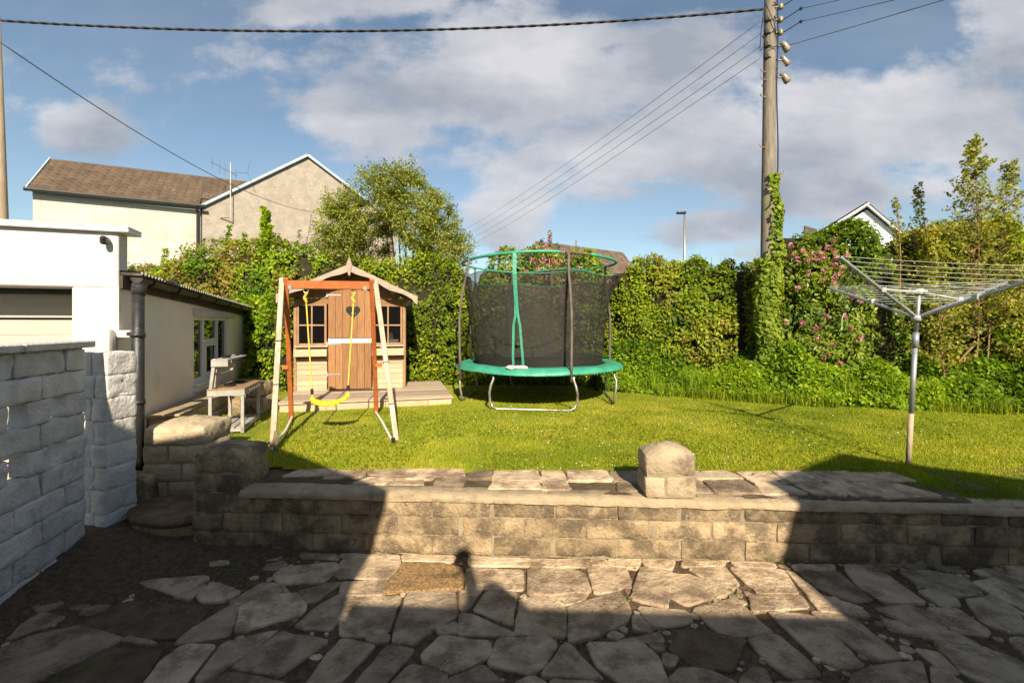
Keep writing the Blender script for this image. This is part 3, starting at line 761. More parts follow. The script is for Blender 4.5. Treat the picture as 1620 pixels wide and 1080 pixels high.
# tall stone pillar by the downpipe, low garden wall running behind it
EW = Vector((-3.89, 4.50, 0)); ed = Vector((-.3056, 1, 0)).normalized(); en = Vector((ed.y, -ed.x, 0))   # extension wall line and its outward normal
Mx = Matrix.Rotation(math.radians(6), 4, 'Z'); Mx.translation = Vector((-3.30, 4.06, 0))
pillar('stone_pillar', 'sunlit tan stone pillar with sloping top, between the black drainpipe and the play kitchen', Mx, .52, .5, .12, .765, 4, 90, .05, mat='tan_block')
lw = thing('low_stone_wall', 'low ledge of tan blocks running along the foot of the white outbuilding', 'wall', (-3.55, 4.7, .3))
b = MB()
Lx = Matrix((ed, -en, Vector((0, 0, 1)))).transposed().to_4x4(); Lx.translation = EW + en * .02
for c in range(2):
    s = .42 + c * .13
    while s < 4.4:
        w = .44; b.rock((s, -.36 + .02 * c, .36 + c * .16), (s + w - .012, 0, .36 + (c + 1) * .16 - .006), r=.02, amp=.01, seed=int(s * 10) + c, tint=rnd.uniform(.4, .8), M=Lx, step=.05); s += w
b.build('blocks', M['tan_block'], lw, world=True, smooth=True)
b = MB(); b.box((.45, -.34, .672), (3.9, -.01, .70), .5, Lx, .01); b.build('coping', M['coping'], lw, world=True)
# two boulders at its far end
for lab, px, py, d, w, h, z0, s_ in (('upper squared tan stone at the far end of the outbuilding ledge', 399, 612, 6.6, .42, .2, .66, 3), ('lower squared tan stone on the grass at the far end of the outbuilding ledge', 398, 640, 6.45, .46, .24, .42, 4)):
    p = at(px, py, d); t = MB(); t.rock((p.x - w / 2, d - .2, z0), (p.x + w / 2, d + .2, z0 + h), r=.05, amp=.02, seed=s_, tint=.75)
    tag(t.build('garden_stone', M['block'], smooth=True), lab, 'stone', 'stones at the end of the ledge')
t = MB(); Mq = Matrix.Rotation(math.radians(14), 4, 'Z'); Mq.translation = Vector((-3.42, 3.86, 0))
t.rock((0, 0, .02), (.30, .26, .37), r=.04, amp=.02, seed=8, tint=.5, M=Mq); tag(t.build('garden_stone', M['block'], smooth=True), 'dark leaning stone block beside the lower curved step, below the drainpipe', 'stone')

# curved steps
def half_step(label, cx, cy, rx, ry, z0, z1, seed):
    t = thing('garden_step', label, 'step', (cx, cy, z0), group='curved steps up to the lawn')
    def ring(r, z, n=26): return [Vector((cx + math.cos(a_) * rx * r * (1 + .02 * noise.noise(Vector((a_ * 2, z, seed)))), cy - math.sin(a_) * ry * r * (1 + .03 * noise.noise(Vector((a_ * 2, z, seed + 3)))), z + .008 * noise.noise(Vector((a_ * 3, r * 3, seed))))) for a_ in [math.pi * i / n for i in range(n + 1)]]
    def lay(rs, mat, nm_):
        b = MB(); V = []; F = []; n = 27
        for r in rs: V += r
        for k_ in range(len(rs) - 1):
            for i in range(n - 1): F.append((k_ * n + i, k_ * n + i + 1, (k_ + 1) * n + i + 1, (k_ + 1) * n + i))
        b.add(V, F); b.build(nm_, mat, t, world=True, smooth=True)
    lay([ring(1.0, z1 - .045), ring(1.03, z1 - .03), ring(1.03, z1 - .008), ring(1.0, z1), ring(.7, z1 + .003), ring(.4, z1), ring(.01, z1)], M['moss_stone'], 'tread')
    lay([ring(.99, z0 - .1), ring(1.0, (z0 + z1) / 2), ring(.985, z1 - .045), ring(.9, z1 - .045)], M['block'], 'riser')
half_step('lower wide half-round stone step on the dark corner of the patio', -2.70, 4.02, .52, .52, 0, .175, 1)
half_step('upper small half-round stone step next to the dark pillar', -2.55, 4.62, .50, .55, .15, .335, 5)
b = MB(); b.box((-3.45, 4.55, -.1), (-2.05, 4.9, .40), .5, None, .03); tag(b.build('step_bed', M['moss_stone']), kind='structure')

# ================================================================== WHITE OPENWORK WALL
wl = thing('painted_block_wall', 'white painted rough block wall with open gaps in two rows, at the left edge of the patio', 'wall', (-3.08, 2.74, 0))
dl = Vector((-.236, 1, 0)).normalized(); nl = Vector((dl.y, -dl.x, 0))
WL = Matrix((dl, -nl, Vector((0, 0, 1)))).transposed().to_4x4(); WL.translation = Vector((-3.08, 2.74, 0)) + dl * -4.3
LL = 4.3 + .75; b = MB(); m = MB(); CH = .162; sd_ = 300
for c in range(-1, 9):
    z0 = .063 + c * CH; z1 = z0 + CH - .010
    row = 8 - c               # rows counted down from the coping
    s = .0 - (.22 if row % 2 else 0)
    if row in (2, 4):
        s = 4.3 + .75 - .205
        while s > 0.5:
            b.rock((s, -.005, z0), (s + .205, .10, z1), r=.008, amp=.011, freq=13, ridge=.8, seed=sd_, tint=.5, M=WL, step=.02 if s > 3.4 else .08); sd_ += 1; s -= .205 + .145
    else:
        while s < LL:
            s0, s1 = max(0, s), min(LL, s + .44)
            if s1 - s0 > .06:
                b.rock((s0, rnd.uniform(-.012, .004), z0), (s1 - .010, .10, z1), r=.008, amp=.012, freq=12, ridge=.8, seed=sd_, tint=rnd.uniform(.3, .7), M=WL, step=.02 if s > 3.2 else .08); sd_ += 1
            s += .44
        m.box((0, .018, z0 - .011), (LL - .003, .092, z1 + .009), .5, WL)
b.build('blocks', M['white_block'], wl, world=True, smooth=True)
m.build('mortar', M['white_block'], wl, world=True)
b = MB(); s = -.05
for w in (1.9, 1.35, .62, .60, .68):
    b.box((s, -.045, 1.520), (s + w - .006, .155, 1.572), .5, WL, .008); s += w
b.build('coping', M['white_block'], wl, world=True)
Mx = Matrix.Rotation(math.radians(-8), 4, 'Z'); Mx.translation = Vector((-3.455, 3.62, 0))
pp = thing('painted_pillar', 'white painted rough block pillar at the end of the openwork wall, top half in sun', 'pillar', (-3.33, 3.72, 0))
b = MB(); h = .182
for c in range(8):
    sp = .12 if c % 2 else .15
    z0 = .02 + c * h
    b.rock((0, 0, z0), (sp - .004, .25, z0 + h - .006), r=.008, amp=.010, freq=13, ridge=.8, seed=500 + c, M=Mx, step=.02)
    b.rock((sp + .004, rnd.uniform(-.008, .006), z0), (.265, .25, z0 + h - .006), r=.008, amp=.010, freq=13, ridge=.8, seed=520 + c, M=Mx, step=.02)
b.build('blocks', M['white_block'], pp, world=True, smooth=True)
b = MB(); b.box((.01, .012, 0), (.255, .238, 1.46), .5, Mx); b.build('mortar', M['white_block'], pp, world=True)

# ================================================================== GARAGE
GC = Vector((-3.89, 4.50, 0)); gd = Vector((-.9425, -.334, 0)).normalized(); gn = Vector((-gd.y, gd.x, 0))   # gd runs left, gn faces the camera
if gn.y > 0: gn = -gn
GM = Matrix((gd, -gn, Vector((0, 0, 1)))).transposed().to_4x4(); GM.translation = GC
ga = thing('garage', 'flat roofed white rendered garage with pale fascia and sectional door', 'garage', tuple(GC), )
b = MB()
def strip_box(lo, hi): b.box(lo, hi, .5, GM)
DX0, DX1, DZ = .368, 2.75, 2.055
b.box((0, 0, 0), (DX0, .5, DZ), .5, GM, .012); b.box((.001, .001, DZ), (5, .2, 2.60), .5, GM, .01); b.box((DX0 + .001, .2, DZ), (5, .499, 2.2), .5, GM); b.box((DX1, 0.002, 0), (5.0, .5, DZ - .002), .5, GM)
b.box((0.30, .5, 0), (.5, 5.5, 2.0), .5, GM); b.box((.5, 5.2, 0), (5, 5.5, 2.0), .5, GM); b.box((4.75, .5, 0), (5, 5.2, 2.0), .5, GM)
b.build('wall', M['render'], ga, world=True)
b = MB(); b.box((-.10, -.06, 2.60), (5.1, .25, 2.645), .5, GM, .006); b.box((-.106, -.066, 2.645), (5.1, .256, 2.655), .5, GM, .004); b.box((.3, .57, 2.0), (5, 5.5, 2.06), .5, GM)
b.build('roof', M['fascia'], ga, world=True)
b = MB(); z = .02
for w in (.29, .29, .29, .29, .29, .29, .29):
    b.box((DX0 + .004, .44, z), (DX1 - .004, .47, z + w - .022), .5, GM, .006); b.box((DX0 + .004, .434, z + w * .42), (DX1 - .004, .442, z + w * .42 + .006), .5, GM); z += w
b.build('garage_door', M['door_paint'], ga, world=True)
b = MB(); b.box((DX0, .475, 0), (DX1, .49, 2.05), .5, GM); b.box((DX0 + .002, .40, 2.0), (DX1 - .002, .47, 2.05), .5, GM); b.build('door_frame', M['black_plastic'], ga, world=True)
# render pad where the wall meets the garage
b = MB(); b.rock((0, -.16, .2), (.26, -.004, 1.66), r=.06, amp=.008, seed=9, M=GM, step=.08); b.build('render_buttress', M['render'], ga, world=True, smooth=True)
p = GM @ Vector((.085, -.07, 2.51))
sc_ = thing('security_camera', 'small black security camera under the garage fascia', 'camera', tuple(p))
b = MB(); q = GM.to_3x3()
b.tube([p + q @ Vector((0, .07, .02)), p + q @ Vector((0, .03, .02))], .02, 10); b.build('bracket', M['white_upvc'], sc_, world=True)
b = MB(); Mx = GM.copy(); Mx.translation = p; b.box((-.025, -.045, -.045), (.025, .035, .035), .5, Mx, .014); b.build('camera_body', M['black_plastic'], sc_, world=True)
b = MB(); b.tube([p + q @ Vector((0, -.045, 0)), p + q @ Vector((0, -.052, 0))], .013, 10); b.build('lens', M['glass'], sc_, world=True)

# ================================================================== OUTBUILDING (extension)
EL = 5.42
EM = Matrix((ed, -en, Vector((0, 0, 1)))).transposed().to_4x4(); EM.translation = EW
def ez(s): return 2.20 - .043 * s       # eaves height falls away from the garage
ob = thing('outbuilding', 'long white outbuilding with corrugated roof, black gutter and a white framed window', 'outbuilding', tuple(EW))
W0, W1, WZ0, WZ1 = 1.98, 3.60, .86, 1.80
b = MB()
def wbox(s0, s1, z0, z1, nz_=(1, 1)):
    V = [Vector((s0, 0, z0)), Vector((s1, 0, z0 if nz_ else z0)), Vector((s1, .25, z0)), Vector((s0, .25, z0)),
         Vector((s0, 0, z1 if z1 else ez(s0) - .12)), Vector((s1, 0, z1 if z1 else ez(s1) - .12)), Vector((s1, .25, z1 if z1 else ez(s1) - .12)), Vector((s0, .25, z1 if z1 else ez(s0) - .12))]
    b.add([EM @ v for v in V], [(0, 1, 2, 3)[::-1], (4, 5, 6, 7), (0, 1, 5, 4), (1, 2, 6, 5), (2, 3, 7, 6), (3, 0, 4, 7)])
wbox(0.004, W0, 0, None); wbox(W1, EL, 0, None); wbox(W0, W1, 0, WZ0); wbox(W0, W1, WZ1, None)
b.box((EL - .25, .25, 0), (EL, 2.8, 1.85), .5, EM)
b.build('wall', M['render_dirty'], ob, world=True)
b = MB(); b.box((W0 - .05, -.022, WZ1 + .005), (W1 + .32, .004, WZ1 + .11), .5, EM, .004); b.build('lintel', M['render'], ob, world=True)
fr = MB(); fo = .05
def fbar(s0, s1, z0, z1, o0=fo - .03, o1=fo + .03): fr.box((s0, o0, z0), (s1, o1, z1), .5, EM, .003)
fbar(W0, W0 + .05, WZ0, WZ1); fbar(W1 - .07, W1, WZ0, WZ1); fbar(W0 + .05, W1 - .07, WZ1 - .05, WZ1, fo - .027, fo + .027); fbar(W0 + .05, W1 - .07, WZ0, WZ0 + .06, fo - .027, fo + .027)
m1, m2 = W0 + .42, W1 - .56
fbar(m1, m1 + .07, WZ0 + .06, WZ1 - .05, fo - .025, fo + .025); fbar(m2, m2 + .07, WZ0 + .06, WZ1 - .05, fo - .025, fo + .025); fbar(m1 + .07, m2, WZ1 - .40, WZ1 - .33, fo - .023, fo + .023)
fbar(m1 + .07, m2, WZ0 + .06, WZ0 + .10, fo - .045, fo + .0); fbar(m1 + .07, m2, WZ1 - .44, WZ1 - .402, fo - .045, fo)
fbar(m1 + .072, m1 + .11, WZ0 + .10, WZ1 - .44, fo - .045, fo); fbar(m2 - .04, m2 - .002, WZ0 + .10, WZ1 - .44, fo - .045, fo)
wf = fr.build('window', M['white_paint'], ob, world=True)
b = MB(); b.box((W0 + .02, fo + .005, WZ0 + .02), (W1 - .02, fo + .011, WZ1 - .02), .5, EM); b.build('pane', M['glass'], wf, world=True)
b = MB(); b.box((W0 - .04, -.07, WZ0 - .045), (W1 + .04, .06, WZ0 - .003), .5, EM, .008); b.box((W0 - .03, -.045, WZ0 - .12), (W1 + .03, .02, WZ0 - .047), .5, EM, .008); b.build('sill', M['white_paint'], wf, world=True)
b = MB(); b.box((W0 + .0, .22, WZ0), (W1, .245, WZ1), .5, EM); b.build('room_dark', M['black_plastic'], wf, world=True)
# corrugated sheet roof
V = []; F = []; NR = 400
for i in range(NR + 1):
    s = .015 + (EL + .185) * i / NR; z = ez(s) + .018 * math.sin(s * 2 * math.pi / .076)
    for (o, dz) in ((-.17, 0), (1.0, .04), (2.8, .10)): V.append(EM @ Vector((s, o, z + dz)))
for i in range(NR):
    for j in range(2): F.append((i * 3 + j, i * 3 + j + 1, (i + 1) * 3 + j + 1, (i + 1) * 3 + j))
nV = len(V); V += [v + Vector((0, 0, .008)) for v in V]; F += [tuple(nV + i for i in f[::-1]) for f in list(F)]
F += [(i * 3, (i + 1) * 3, nV + (i + 1) * 3, nV + i * 3) for i in range(NR)]
b = MB(); b.add(V, F); b.build('roof', M['corrugated'], ob, world=True)
b = MB()
for (o0, o1, d0, d1) in ((-.035, -.005, -.15, -.02),):
    V = [EM @ Vector((s, o, ez(s) + dz)) for s in (0.0, EL + .15) for (o, dz) in ((o0, d0), (o1, d0), (o1, d1), (o0, d1))]
    b.add(V, [(0, 1, 2, 3)[::-1], (4, 5, 6, 7), (0, 1, 5, 4), (1, 2, 6, 5), (2, 3, 7, 6), (3, 0, 4, 7)])
V = [EM @ Vector((s, o, ez(s) + dz)) for s in (0.0, EL + .15) for (o, dz) in ((-.16, -.14), (-.035, -.14), (-.035, -.125), (-.16, -.125))]
b.build('eaves_board', M['dark_timber'], ob, world=True)
V = []; F = []; K = 9; G = 60      # half-round gutter
for i in range(G + 1):
    s = .08 + (EL + .1) * i / G
    for r in (.052, .047):
        for j in range(K):
            a_ = math.pi * (1 + j / (K - 1)); V.append(EM @ Vector((s, -.115 + r * math.cos(a_), ez(s) - .03 + r * math.sin(a_))))
for i in range(G):
    for rr_ in (0, 1):
        for j in range(K - 1):
            a_ = i * 2 * K + rr_ * K + j; F.append((a_, a_ + 1, a_ + 2 * K + 1, a_ + 2 * K))
b = MB(); b.add(V, F)
for s0 in (.08, EL + .18):
    c = EM @ Vector((s0, -.115, ez(s0) - .03)); ring = [EM @ Vector((s0, -.115 + .054 * math.cos(math.pi * (1 + j / 10)), ez(s0) - .03 + .054 * math.sin(math.pi * (1 + j / 10)))) for j in range(11)]
    n0 = len(ring); b.add(ring, [tuple(range(n0))])
for i in range(8):
    s0 = .35 + i * .68; rr_ = [EM @ Vector((s0, -.115 + .060 * math.cos(math.pi * (1 + j / 10)), ez(s0) - .03 + .060 * math.sin(math.pi * (1 + j / 10)))) for j in range(11)]
    b.tube(rr_, .009, 6)
b.build('gutter', M['black_metal'], ob, world=True, smooth=True)
dp = at(221, 740, 4.5); px_, py_ = dp.x, dp.y - .02
b = MB(); b.tube([(px_, py_, .12), (px_, py_, 1.0), (px_, py_, 2.06)], .052, 16)
for zz in (1.62 - .03, .93): b.tube([(px_, py_, zz - .022), (px_, py_, zz + .022)], .060, 16)
b.tube([(px_, py_, 1.98), (px_ + .0, py_ + .02, 2.09)], [.058, .062], 16)
dpo = b.build('drainpipe', M['black_metal'], ob, world=True, smooth=True)
b = MB()
for zz in (1.60, .93):
    b = MB(); b.box((px_ - .20, py_ - .02, zz - .035), (px_ - .07, py_ + .10, zz + .035), .5, None, .006); b.build('pipe_block', M['white_paint'], dpo, world=True)
    b = MB(); b.bar((px_ - .10, py_ - .012, zz), (px_, py_ - .012, zz), .02, .04); b.build('pipe_clip', M['black_metal'], dpo, world=True)

# ================================================================== PLAYHOUSE (local frame: x along the front, y to the back)
ph = thing('playhouse', 'wooden playhouse with heart on its door, wavy bargeboards and a timber deck', 'playhouse', (-3.18, 6.48, LAWN_Z), math.radians(14.5))
DK = .135
b = MB(); z = DK
ys = np.linspace(-.03, 1.98, 17)
for i in range(16):
    b.box((-.16, ys[i], z - .024), (2.34, ys[i + 1] - .006, z + rnd.uniform(-.001, .002)), rnd.uniform(.25, .8), None, .004)
dk = b.build('deck', M['deck'], ph)
b = MB(); x = -.12
for w in (.62, .83, .63, .36): b.box((x, 0, 0), (x + w - .005, .03, z - .026), rnd.uniform(.4, .8), None, .003); x += w
b.box((2.29, .031, 0), (2.32, 1.95, z - .026), .5, None, .003); b.box((-.12, .031, 0), (-.09, 1.95, z - .026), .5, None, .003)
b.build('deck_skirt', M['clad'], dk)
HX0, HX1, HY, HD = -.16, 1.645, 1.166, 1.25      # house front edges, front plane, depth
HZ = DK; EAVE = 1.55; APX = 2.02
def boards(b, x0, x1, y, z0, z1, tint=(.3, .8), th=.016):
    z = z0
    while z < z1 - .02:
        zz = min(z + .088, z1)
        V = [(x0, y, z), (x1, y, z), (x1, y, zz), (x0, y, zz), (x0, y - th, z + .001), (x1, y - th, z + .001), (x1, y - th * .35, zz - .001), (x0, y - th * .35, zz - .001)]
        b.add(V, [(0, 3, 2, 1), (4, 5, 6, 7), (0, 1, 5, 4), (3, 7, 6, 2), (0, 4, 7, 3), (1, 2, 6, 5)], rnd.uniform(*tint)); z = zz
DXa, DXb = .375, 1.075
HB = HZ + .003
for (xa, xb) in ((HX0, DXa - .02), (DXb + .02, HX1)):
    b = MB(); boards(b, xa, xb, HY, HB, HZ + .53); b.build('front_cladding', M['clad'], ph)
b = MB()
boards(b, HX0, DXa - .02, HY, HZ + .53, HZ + .62, (.2, .4)); boards(b, DXb + .02, HX1, HY, HZ + .53, HZ + .62, (.2, .4))
boards(b, HX0, HX1, HY, HZ + 1.46, HZ + 1.56, (.2, .5))
# boards of the gable triangle
cx = (HX0 + HX1) / 2; z = HZ + 1.56
while z < HZ + APX:
    f = 1 - (z - HZ - 1.50) / (APX - 1.50 + .04); hw = (HX1 - HX0) / 2 * min(1, max(.02, f))
    boards(b, cx - hw, cx + hw, HY, z, z + .0879, (.2, .5)); z += .088
b.build('gable_cladding', M['door_wood'], ph)
b = MB()
boards(b, 0, 0, 0, 0, 0)
def side(b, x, sgn):
    z = HB
    while z < HZ + 1.5:
        b.box((x - .008, HY + .01, z), (x + .008, HY + HD, z + .085), rnd.uniform(.3, .7)); z += .088
side(b, HX0, -1); side(b, HX1, 1)
b.box((HX0, HY + HD, HB), (HX1, HY + HD + .016, HZ + 1.6), .4); b.box((HX0 + .01, HY + .03, HZ), (HX1 - .01, HY + HD - .01, HZ + .02), .4)
b.build('side_wall', M['frame_wood'], ph)
for x in (HX0 + .0, HX1 - .045):
    b = MB(); b.box((x, HY - .03, HB), (x + .045, HY - .0165, HZ + 1.5), .5, None, .003); b.build('corner_trim', M['frame_wood'], ph)
def window(x0, x1, z0, z1):
    w = MB(); t = .035
    w.box((x0, HY - .02, z0), (x0 + t, HY + .02, z1), .5, None, .003); w.box((x1 - t, HY - .02, z0), (x1, HY + .02, z1), .5, None, .003)
    w.box((x0 + t, HY - .018, z1 - t), (x1 - t, HY + .018, z1), .3, None, .003); w.box((x0 + t, HY - .018, z0), (x1 - t, HY + .018, z0 + t), .6, None, .003)
    xm = (x0 + x1) / 2; zm = (z0 + z1) / 2 - .01
    w.box((xm - .012, HY - .014, z0 + t), (xm + .012, HY + .014, z1 - t), .6, None, .002); w.box((x0 + t, HY - .016, zm - .012), (x1 - t, HY + .0, zm + .012), .7, None, .002)
    o = w.build('window', M['frame_wood'], ph)
    g = MB(); g.box((x0 + .01, HY + .003, z0 + .01), (x1 - .01, HY + .006, z1 - .01)); g.build('pane', M['acrylic'], o)
    p = MB(); p.box((x0 - .02, HY - .17, z0 - .175), (x1 + .02, HY - .155, z0 - .055), .7, None, .003); p.box((x0 - .02, HY - .154, z0 - .175), (x0 - .005, HY - .0175, z0 - .055), .6, None, .002)
    p.box((x1 + .005, HY - .154, z0 - .175), (x1 + .02, HY - .0175, z0 - .055), .6, None, .002); p.box((x0, HY - .154, z0 - .172), (x1, HY - .018, z0 - .16), .4)
    p.box((x0 - .02, HY - .05, z0 - .03), (x1 + .02, HY - .021, z0 - .002), .6, None, .003)
    p.build('window_box', M['clad'], ph)
window(HX0 + .045, DXa - .025, HZ + .76, HZ + 1.46); window(DXb + .03, HX1 - .05, HZ + .76, HZ + 1.46)
# split door of vertical boards
b = MB(); n = 6; w = (DXb - DXa) / n
def vboards(z0, z1, name):
    b = MB()
    for i in range(n):
        b.box((DXa + i * w + .0015, HY - .03, z0), (DXa + (i + 1) * w - .0015, HY - .012, z1), rnd.uniform(.3, .75), None, .004)
    return b.build(name, M['door_wood'], ph)
lo_door = vboards(HZ + .012, HZ + .80, 'lower_door'); up_door = vboards(HZ + .885, HZ + 1.70, 'upper_door')
b = MB(); b.box((DXa, HY - .036, HZ + .795), (DXb, HY - .012, HZ + .875), .9, None, .004); b.build('door_rail', M['white_timber'], ph)
hp = []
for i in range(48):
    t_ = 2 * math.pi * i / 48
    hp.append((16 * math.sin(t_) ** 3 * .0072, (13 * math.cos(t_) - 5 * math.cos(2 * t_) - 2 * math.cos(3 * t_) - math.cos(4 * t_)) * .0074))
b = MB(); Mh = Matrix.Translation((DXa + .40, HY - .031, HZ + 1.335)) @ Matrix.Rotation(math.radians(90), 4, 'X'); b.prism(hp, 0, .006, .5, Mh); hrt = b.build('heart', M['black_plastic'], up_door)
for x in (.375, .435): b = MB(); b.ball((DXa + x, HY - .04, HZ + 1.30), .008); b.build('screw', M['alu'], up_door)
for zz in (1.60, .82 - .05, .26):
    b = MB(); b.box((DXa - .02, HY - .034, HZ + zz), (DXa + .20, HY - .0305, HZ + zz + .022), .5); b.box((DXa - .03, HY - .035, HZ + zz - .03), (DXa - .005, HY - .0305, HZ + zz + .05), .5)
    b.build('hinge', M['alu'], ph)
# roof: two boarded slopes, wavy bargeboards, finial
OV = .16; RF = HY - .34; RB = HY + HD + .1
def roof_pt(t, side_): # t 0 apex .. 1 eave
    return Vector((cx + side_ * t * ((HX1 - HX0) / 2 + OV), 0, HZ + APX + .06 - t * .50))
b = MB()
for sg in (-1, 1):
    K = 12
    for i in range(K):
        p0, p1 = roof_pt(i / K, sg), roof_pt((i + 1) / K, sg); t_ = rnd.uniform(.3, .7)
        V = [Vector((p.x, y, p.z + dz)) for dz in (0, .016) for y in (RF, RB) for p in (p0, p1)]
        b.add(V, [(0, 2, 3, 1), (4, 5, 7, 6), (0, 1, 5, 4), (2, 6, 7, 3), (0, 4, 6, 2), (1, 3, 7, 5)], t_)
rfo = b.build('roof', M['grey_wood'], ph)
for sg in (-1, 1):
    b = MB(); V = []; K = 40
    for i in range(K + 1):
        t_ = i / K; p = roof_pt(t_ * 1.03, sg); wave = .075 + .020 * math.sin(t_ * 2 * math.pi * 2.0 + .8) + (.028 if t_ > .93 else 0)
        for y in (RF - .022, RF - .002):
            V.append(Vector((p.x, y, p.z + .022))); V.append(Vector((p.x, y, p.z - wave)))
    F = []
    for i in range(K):
        a_ = i * 4; c_ = a_ + 4
        F += [(a_, c_, c_ + 1, a_ + 1), (a_ + 2, a_ + 3, c_ + 3, c_ + 2), (a_, a_ + 2, c_ + 2, c_), (a_ + 1, c_ + 1, c_ + 3, a_ + 3)]
    F += [(0, 1, 3, 2), (4 * K, 4 * K + 2, 4 * K + 3, 4 * K + 1)]
    b.add(V, F, .75); b.build('bargeboard', M['grey_wood'], rfo)
b = MB(); fz = HZ + APX + .06
prof = [(-.012, -.17), (.012, -.17), (.03, -.08), (.042, .02), (.028, .06), (.008, .12), (0, .17), (-.008, .12), (-.028, .06), (-.042, .02), (-.03, -.08)]
b.prism(prof, 0, .02, .6, Matrix.Translation((cx, RF - .024, fz - .0)) @ Matrix.Rotation(math.radians(90), 4, 'X')); b.build('finial', M['grey_wood'], rfo)
def in_house(x, y, z): return frame_of(ph) @ Vector((x, y, z))
t = thing('toy_chair', 'lilac frame leaning behind the left playhouse window', 'toy', tuple(in_house(.05, HY + .12, HZ + .03)), math.radians(14.5))
mm_ = pmat('lilac plastic', (.42, .26, .46), (.38, .22, .42), 4, .5)
b = MB(); b.bar((0, 0, 0), (0.03, 0, 1.08), .03, .02); b.bar((.32, 0, 0), (.32, 0, 1.08), .03, .02); b.build('leg', mm_, t); b = MB(); b.bar((.0, 0, 1.07), (.34, 0, 1.07), .03, .02); b.build('backrest', mm_, t)
t = thing('toy_box', 'small white and grey toy on the sill of the right playhouse window', 'toy', tuple(in_house(1.43, HY + .09, HZ + .79)), math.radians(14.5))
b = MB(); b.box((-.08, -.04, 0), (.10, .05, .06), .5, None, .008); b.build('base', M['white_upvc'], t)
b = MB(); b.bar((-.02, .03, .06), (-.05, .045, .18), .15, .012); b.build('screen', M['plastic_pale'], t)
b = MB(); b.box((-.1, -.06, -.03), (.14, .2, 0)); b.build('shelf', M['frame_wood'], t)

# ================================================================== SWING SET
ss = thing('swing_set', 'timber A-frame garden swing with orange crossbeam and yellow seat, in front of the playhouse', 'swing', (-2.1, 5.4, LAWN_Z))
gz = LAWN_Z
FL, RL = Vector((-2.33, 4.54, gz)), Vector((-2.87, 5.95, gz)); TL = Vector((-2.56, 5.18, 2.165))
FR, RR = Vector((-1.30, 4.90, gz)), Vector((-1.89, 6.30, gz)); TR = Vector((-1.655, 5.34, 2.165))
bd = (TR - TL).normalized()
def leg(p0, p1, m, off, w=.055, tint=.6, ex=.06):
    p0 = p0.copy(); p1 = p1.copy(); d = (p1 - p0).normalized()
    b = MB(); b.bar(p0 + off, p1 + d * ex + off, w * .62, w, tint, up=bd, bevel=.005); return b.build('leg', m, ss, world=True)
leg(FL, TL, M['swing_pale'], -bd * .055); leg(RL, TL, M['swing_orange'], -bd * .012)
leg(FR, TR, M['swing_pale'], bd * .055); leg(RR, TR, M['swing_orange'], bd * .012)
b = MB(); b.bar(TL + Vector((0, -.01, -.02)) + bd * .01, TR + Vector((0, -.01, -.02)) - bd * .01, .05, .095, .5, bevel=.006); bm_ = b.build('crossbeam', M['swing_orange'], ss, world=True)
for p in (TL + bd * .05, TR - bd * .05): b = MB(); b.bar(p + Vector((0, -.05, -.055)), p + Vector((0, -.038, -.055)), .045, .045); b.build('bracket', M['alu'], bm_, world=True)
b = MB(); up_ = Vector((0, 0, .05))
b.tube([FL + Vector((-.03, -.06, .03)), FL.lerp(RL, .5) + up_, RL + up_], .014, 8); b.build('ground_bar', M['white_timber'], ss, world=True)
b = MB(); b.tube([FR + Vector((.05, -.10, .0)), FR.lerp(RR, .5) + up_, RR + up_], .014, 8); b.build('ground_bar', M['white_timber'], ss, world=True)
b = MB(); b.bar(FL + Vector((-.07, -.02, -.08)), FL + Vector((-.02, .0, .19)), .035, .035); b.bar(FL + Vector((-.03, -.05, -.08)), FL + Vector((-.0, -.03, .13)), .03, .03); b.build('stake', M['bark'], ss, world=True)
b = MB(); b.bar(FR + Vector((.06, -.12, -.04)), FR + Vector((.045, -.10, .06)), .035, .035); b.build('stake', M['black_plastic'], ss, world=True)
for i, f in enumerate((.30, .62)):
    pass
for (p, q, f) in ((FL, TL, .36), (FL, TL, .62)):
    b = MB(); c = p.lerp(q, f) - bd * .055; d = (q - p).normalized(); b.bar(c - d * .006, c + d * .006, .046, .07, up=bd); b.build('strap', M['black_plastic'], ss, world=True)
for (p, q, f) in ((FR, TR, .22), (FR, TR, .48)):
    b = MB(); c = p.lerp(q, f) + bd * .055; d = (q - p).normalized(); b.bar(c - d * .006, c + d * .006, .046, .07, up=bd); b.build('strap', M['black_plastic'], ss, world=True)
b = MB(); kk = RL.lerp(TL, .42); b.bar(kk - bd * .09, kk - bd * .02, .05, .05); b.build('brace_stub', M['swing_orange'], ss, world=True); b = MB(); kk = RR.lerp(TR, .42); b.bar(kk + bd * .02, kk + bd * .10, .05, .05); b.build('brace_stub', M['swing_orange'], ss, world=True)
hang = [TL.lerp(TR, .22) + Vector((0, 0, -.07)), TL.lerp(TR, .79) + Vector((0, 0, -.07))]
seatc = Vector((-2.07, 5.18, .83)); sdv = Vector((.97, .15, 0)).normalized(); ends = [seatc - sdv * .19 + Vector((0, 0, .02)), seatc + sdv * .19 + Vector((0, 0, .055))]
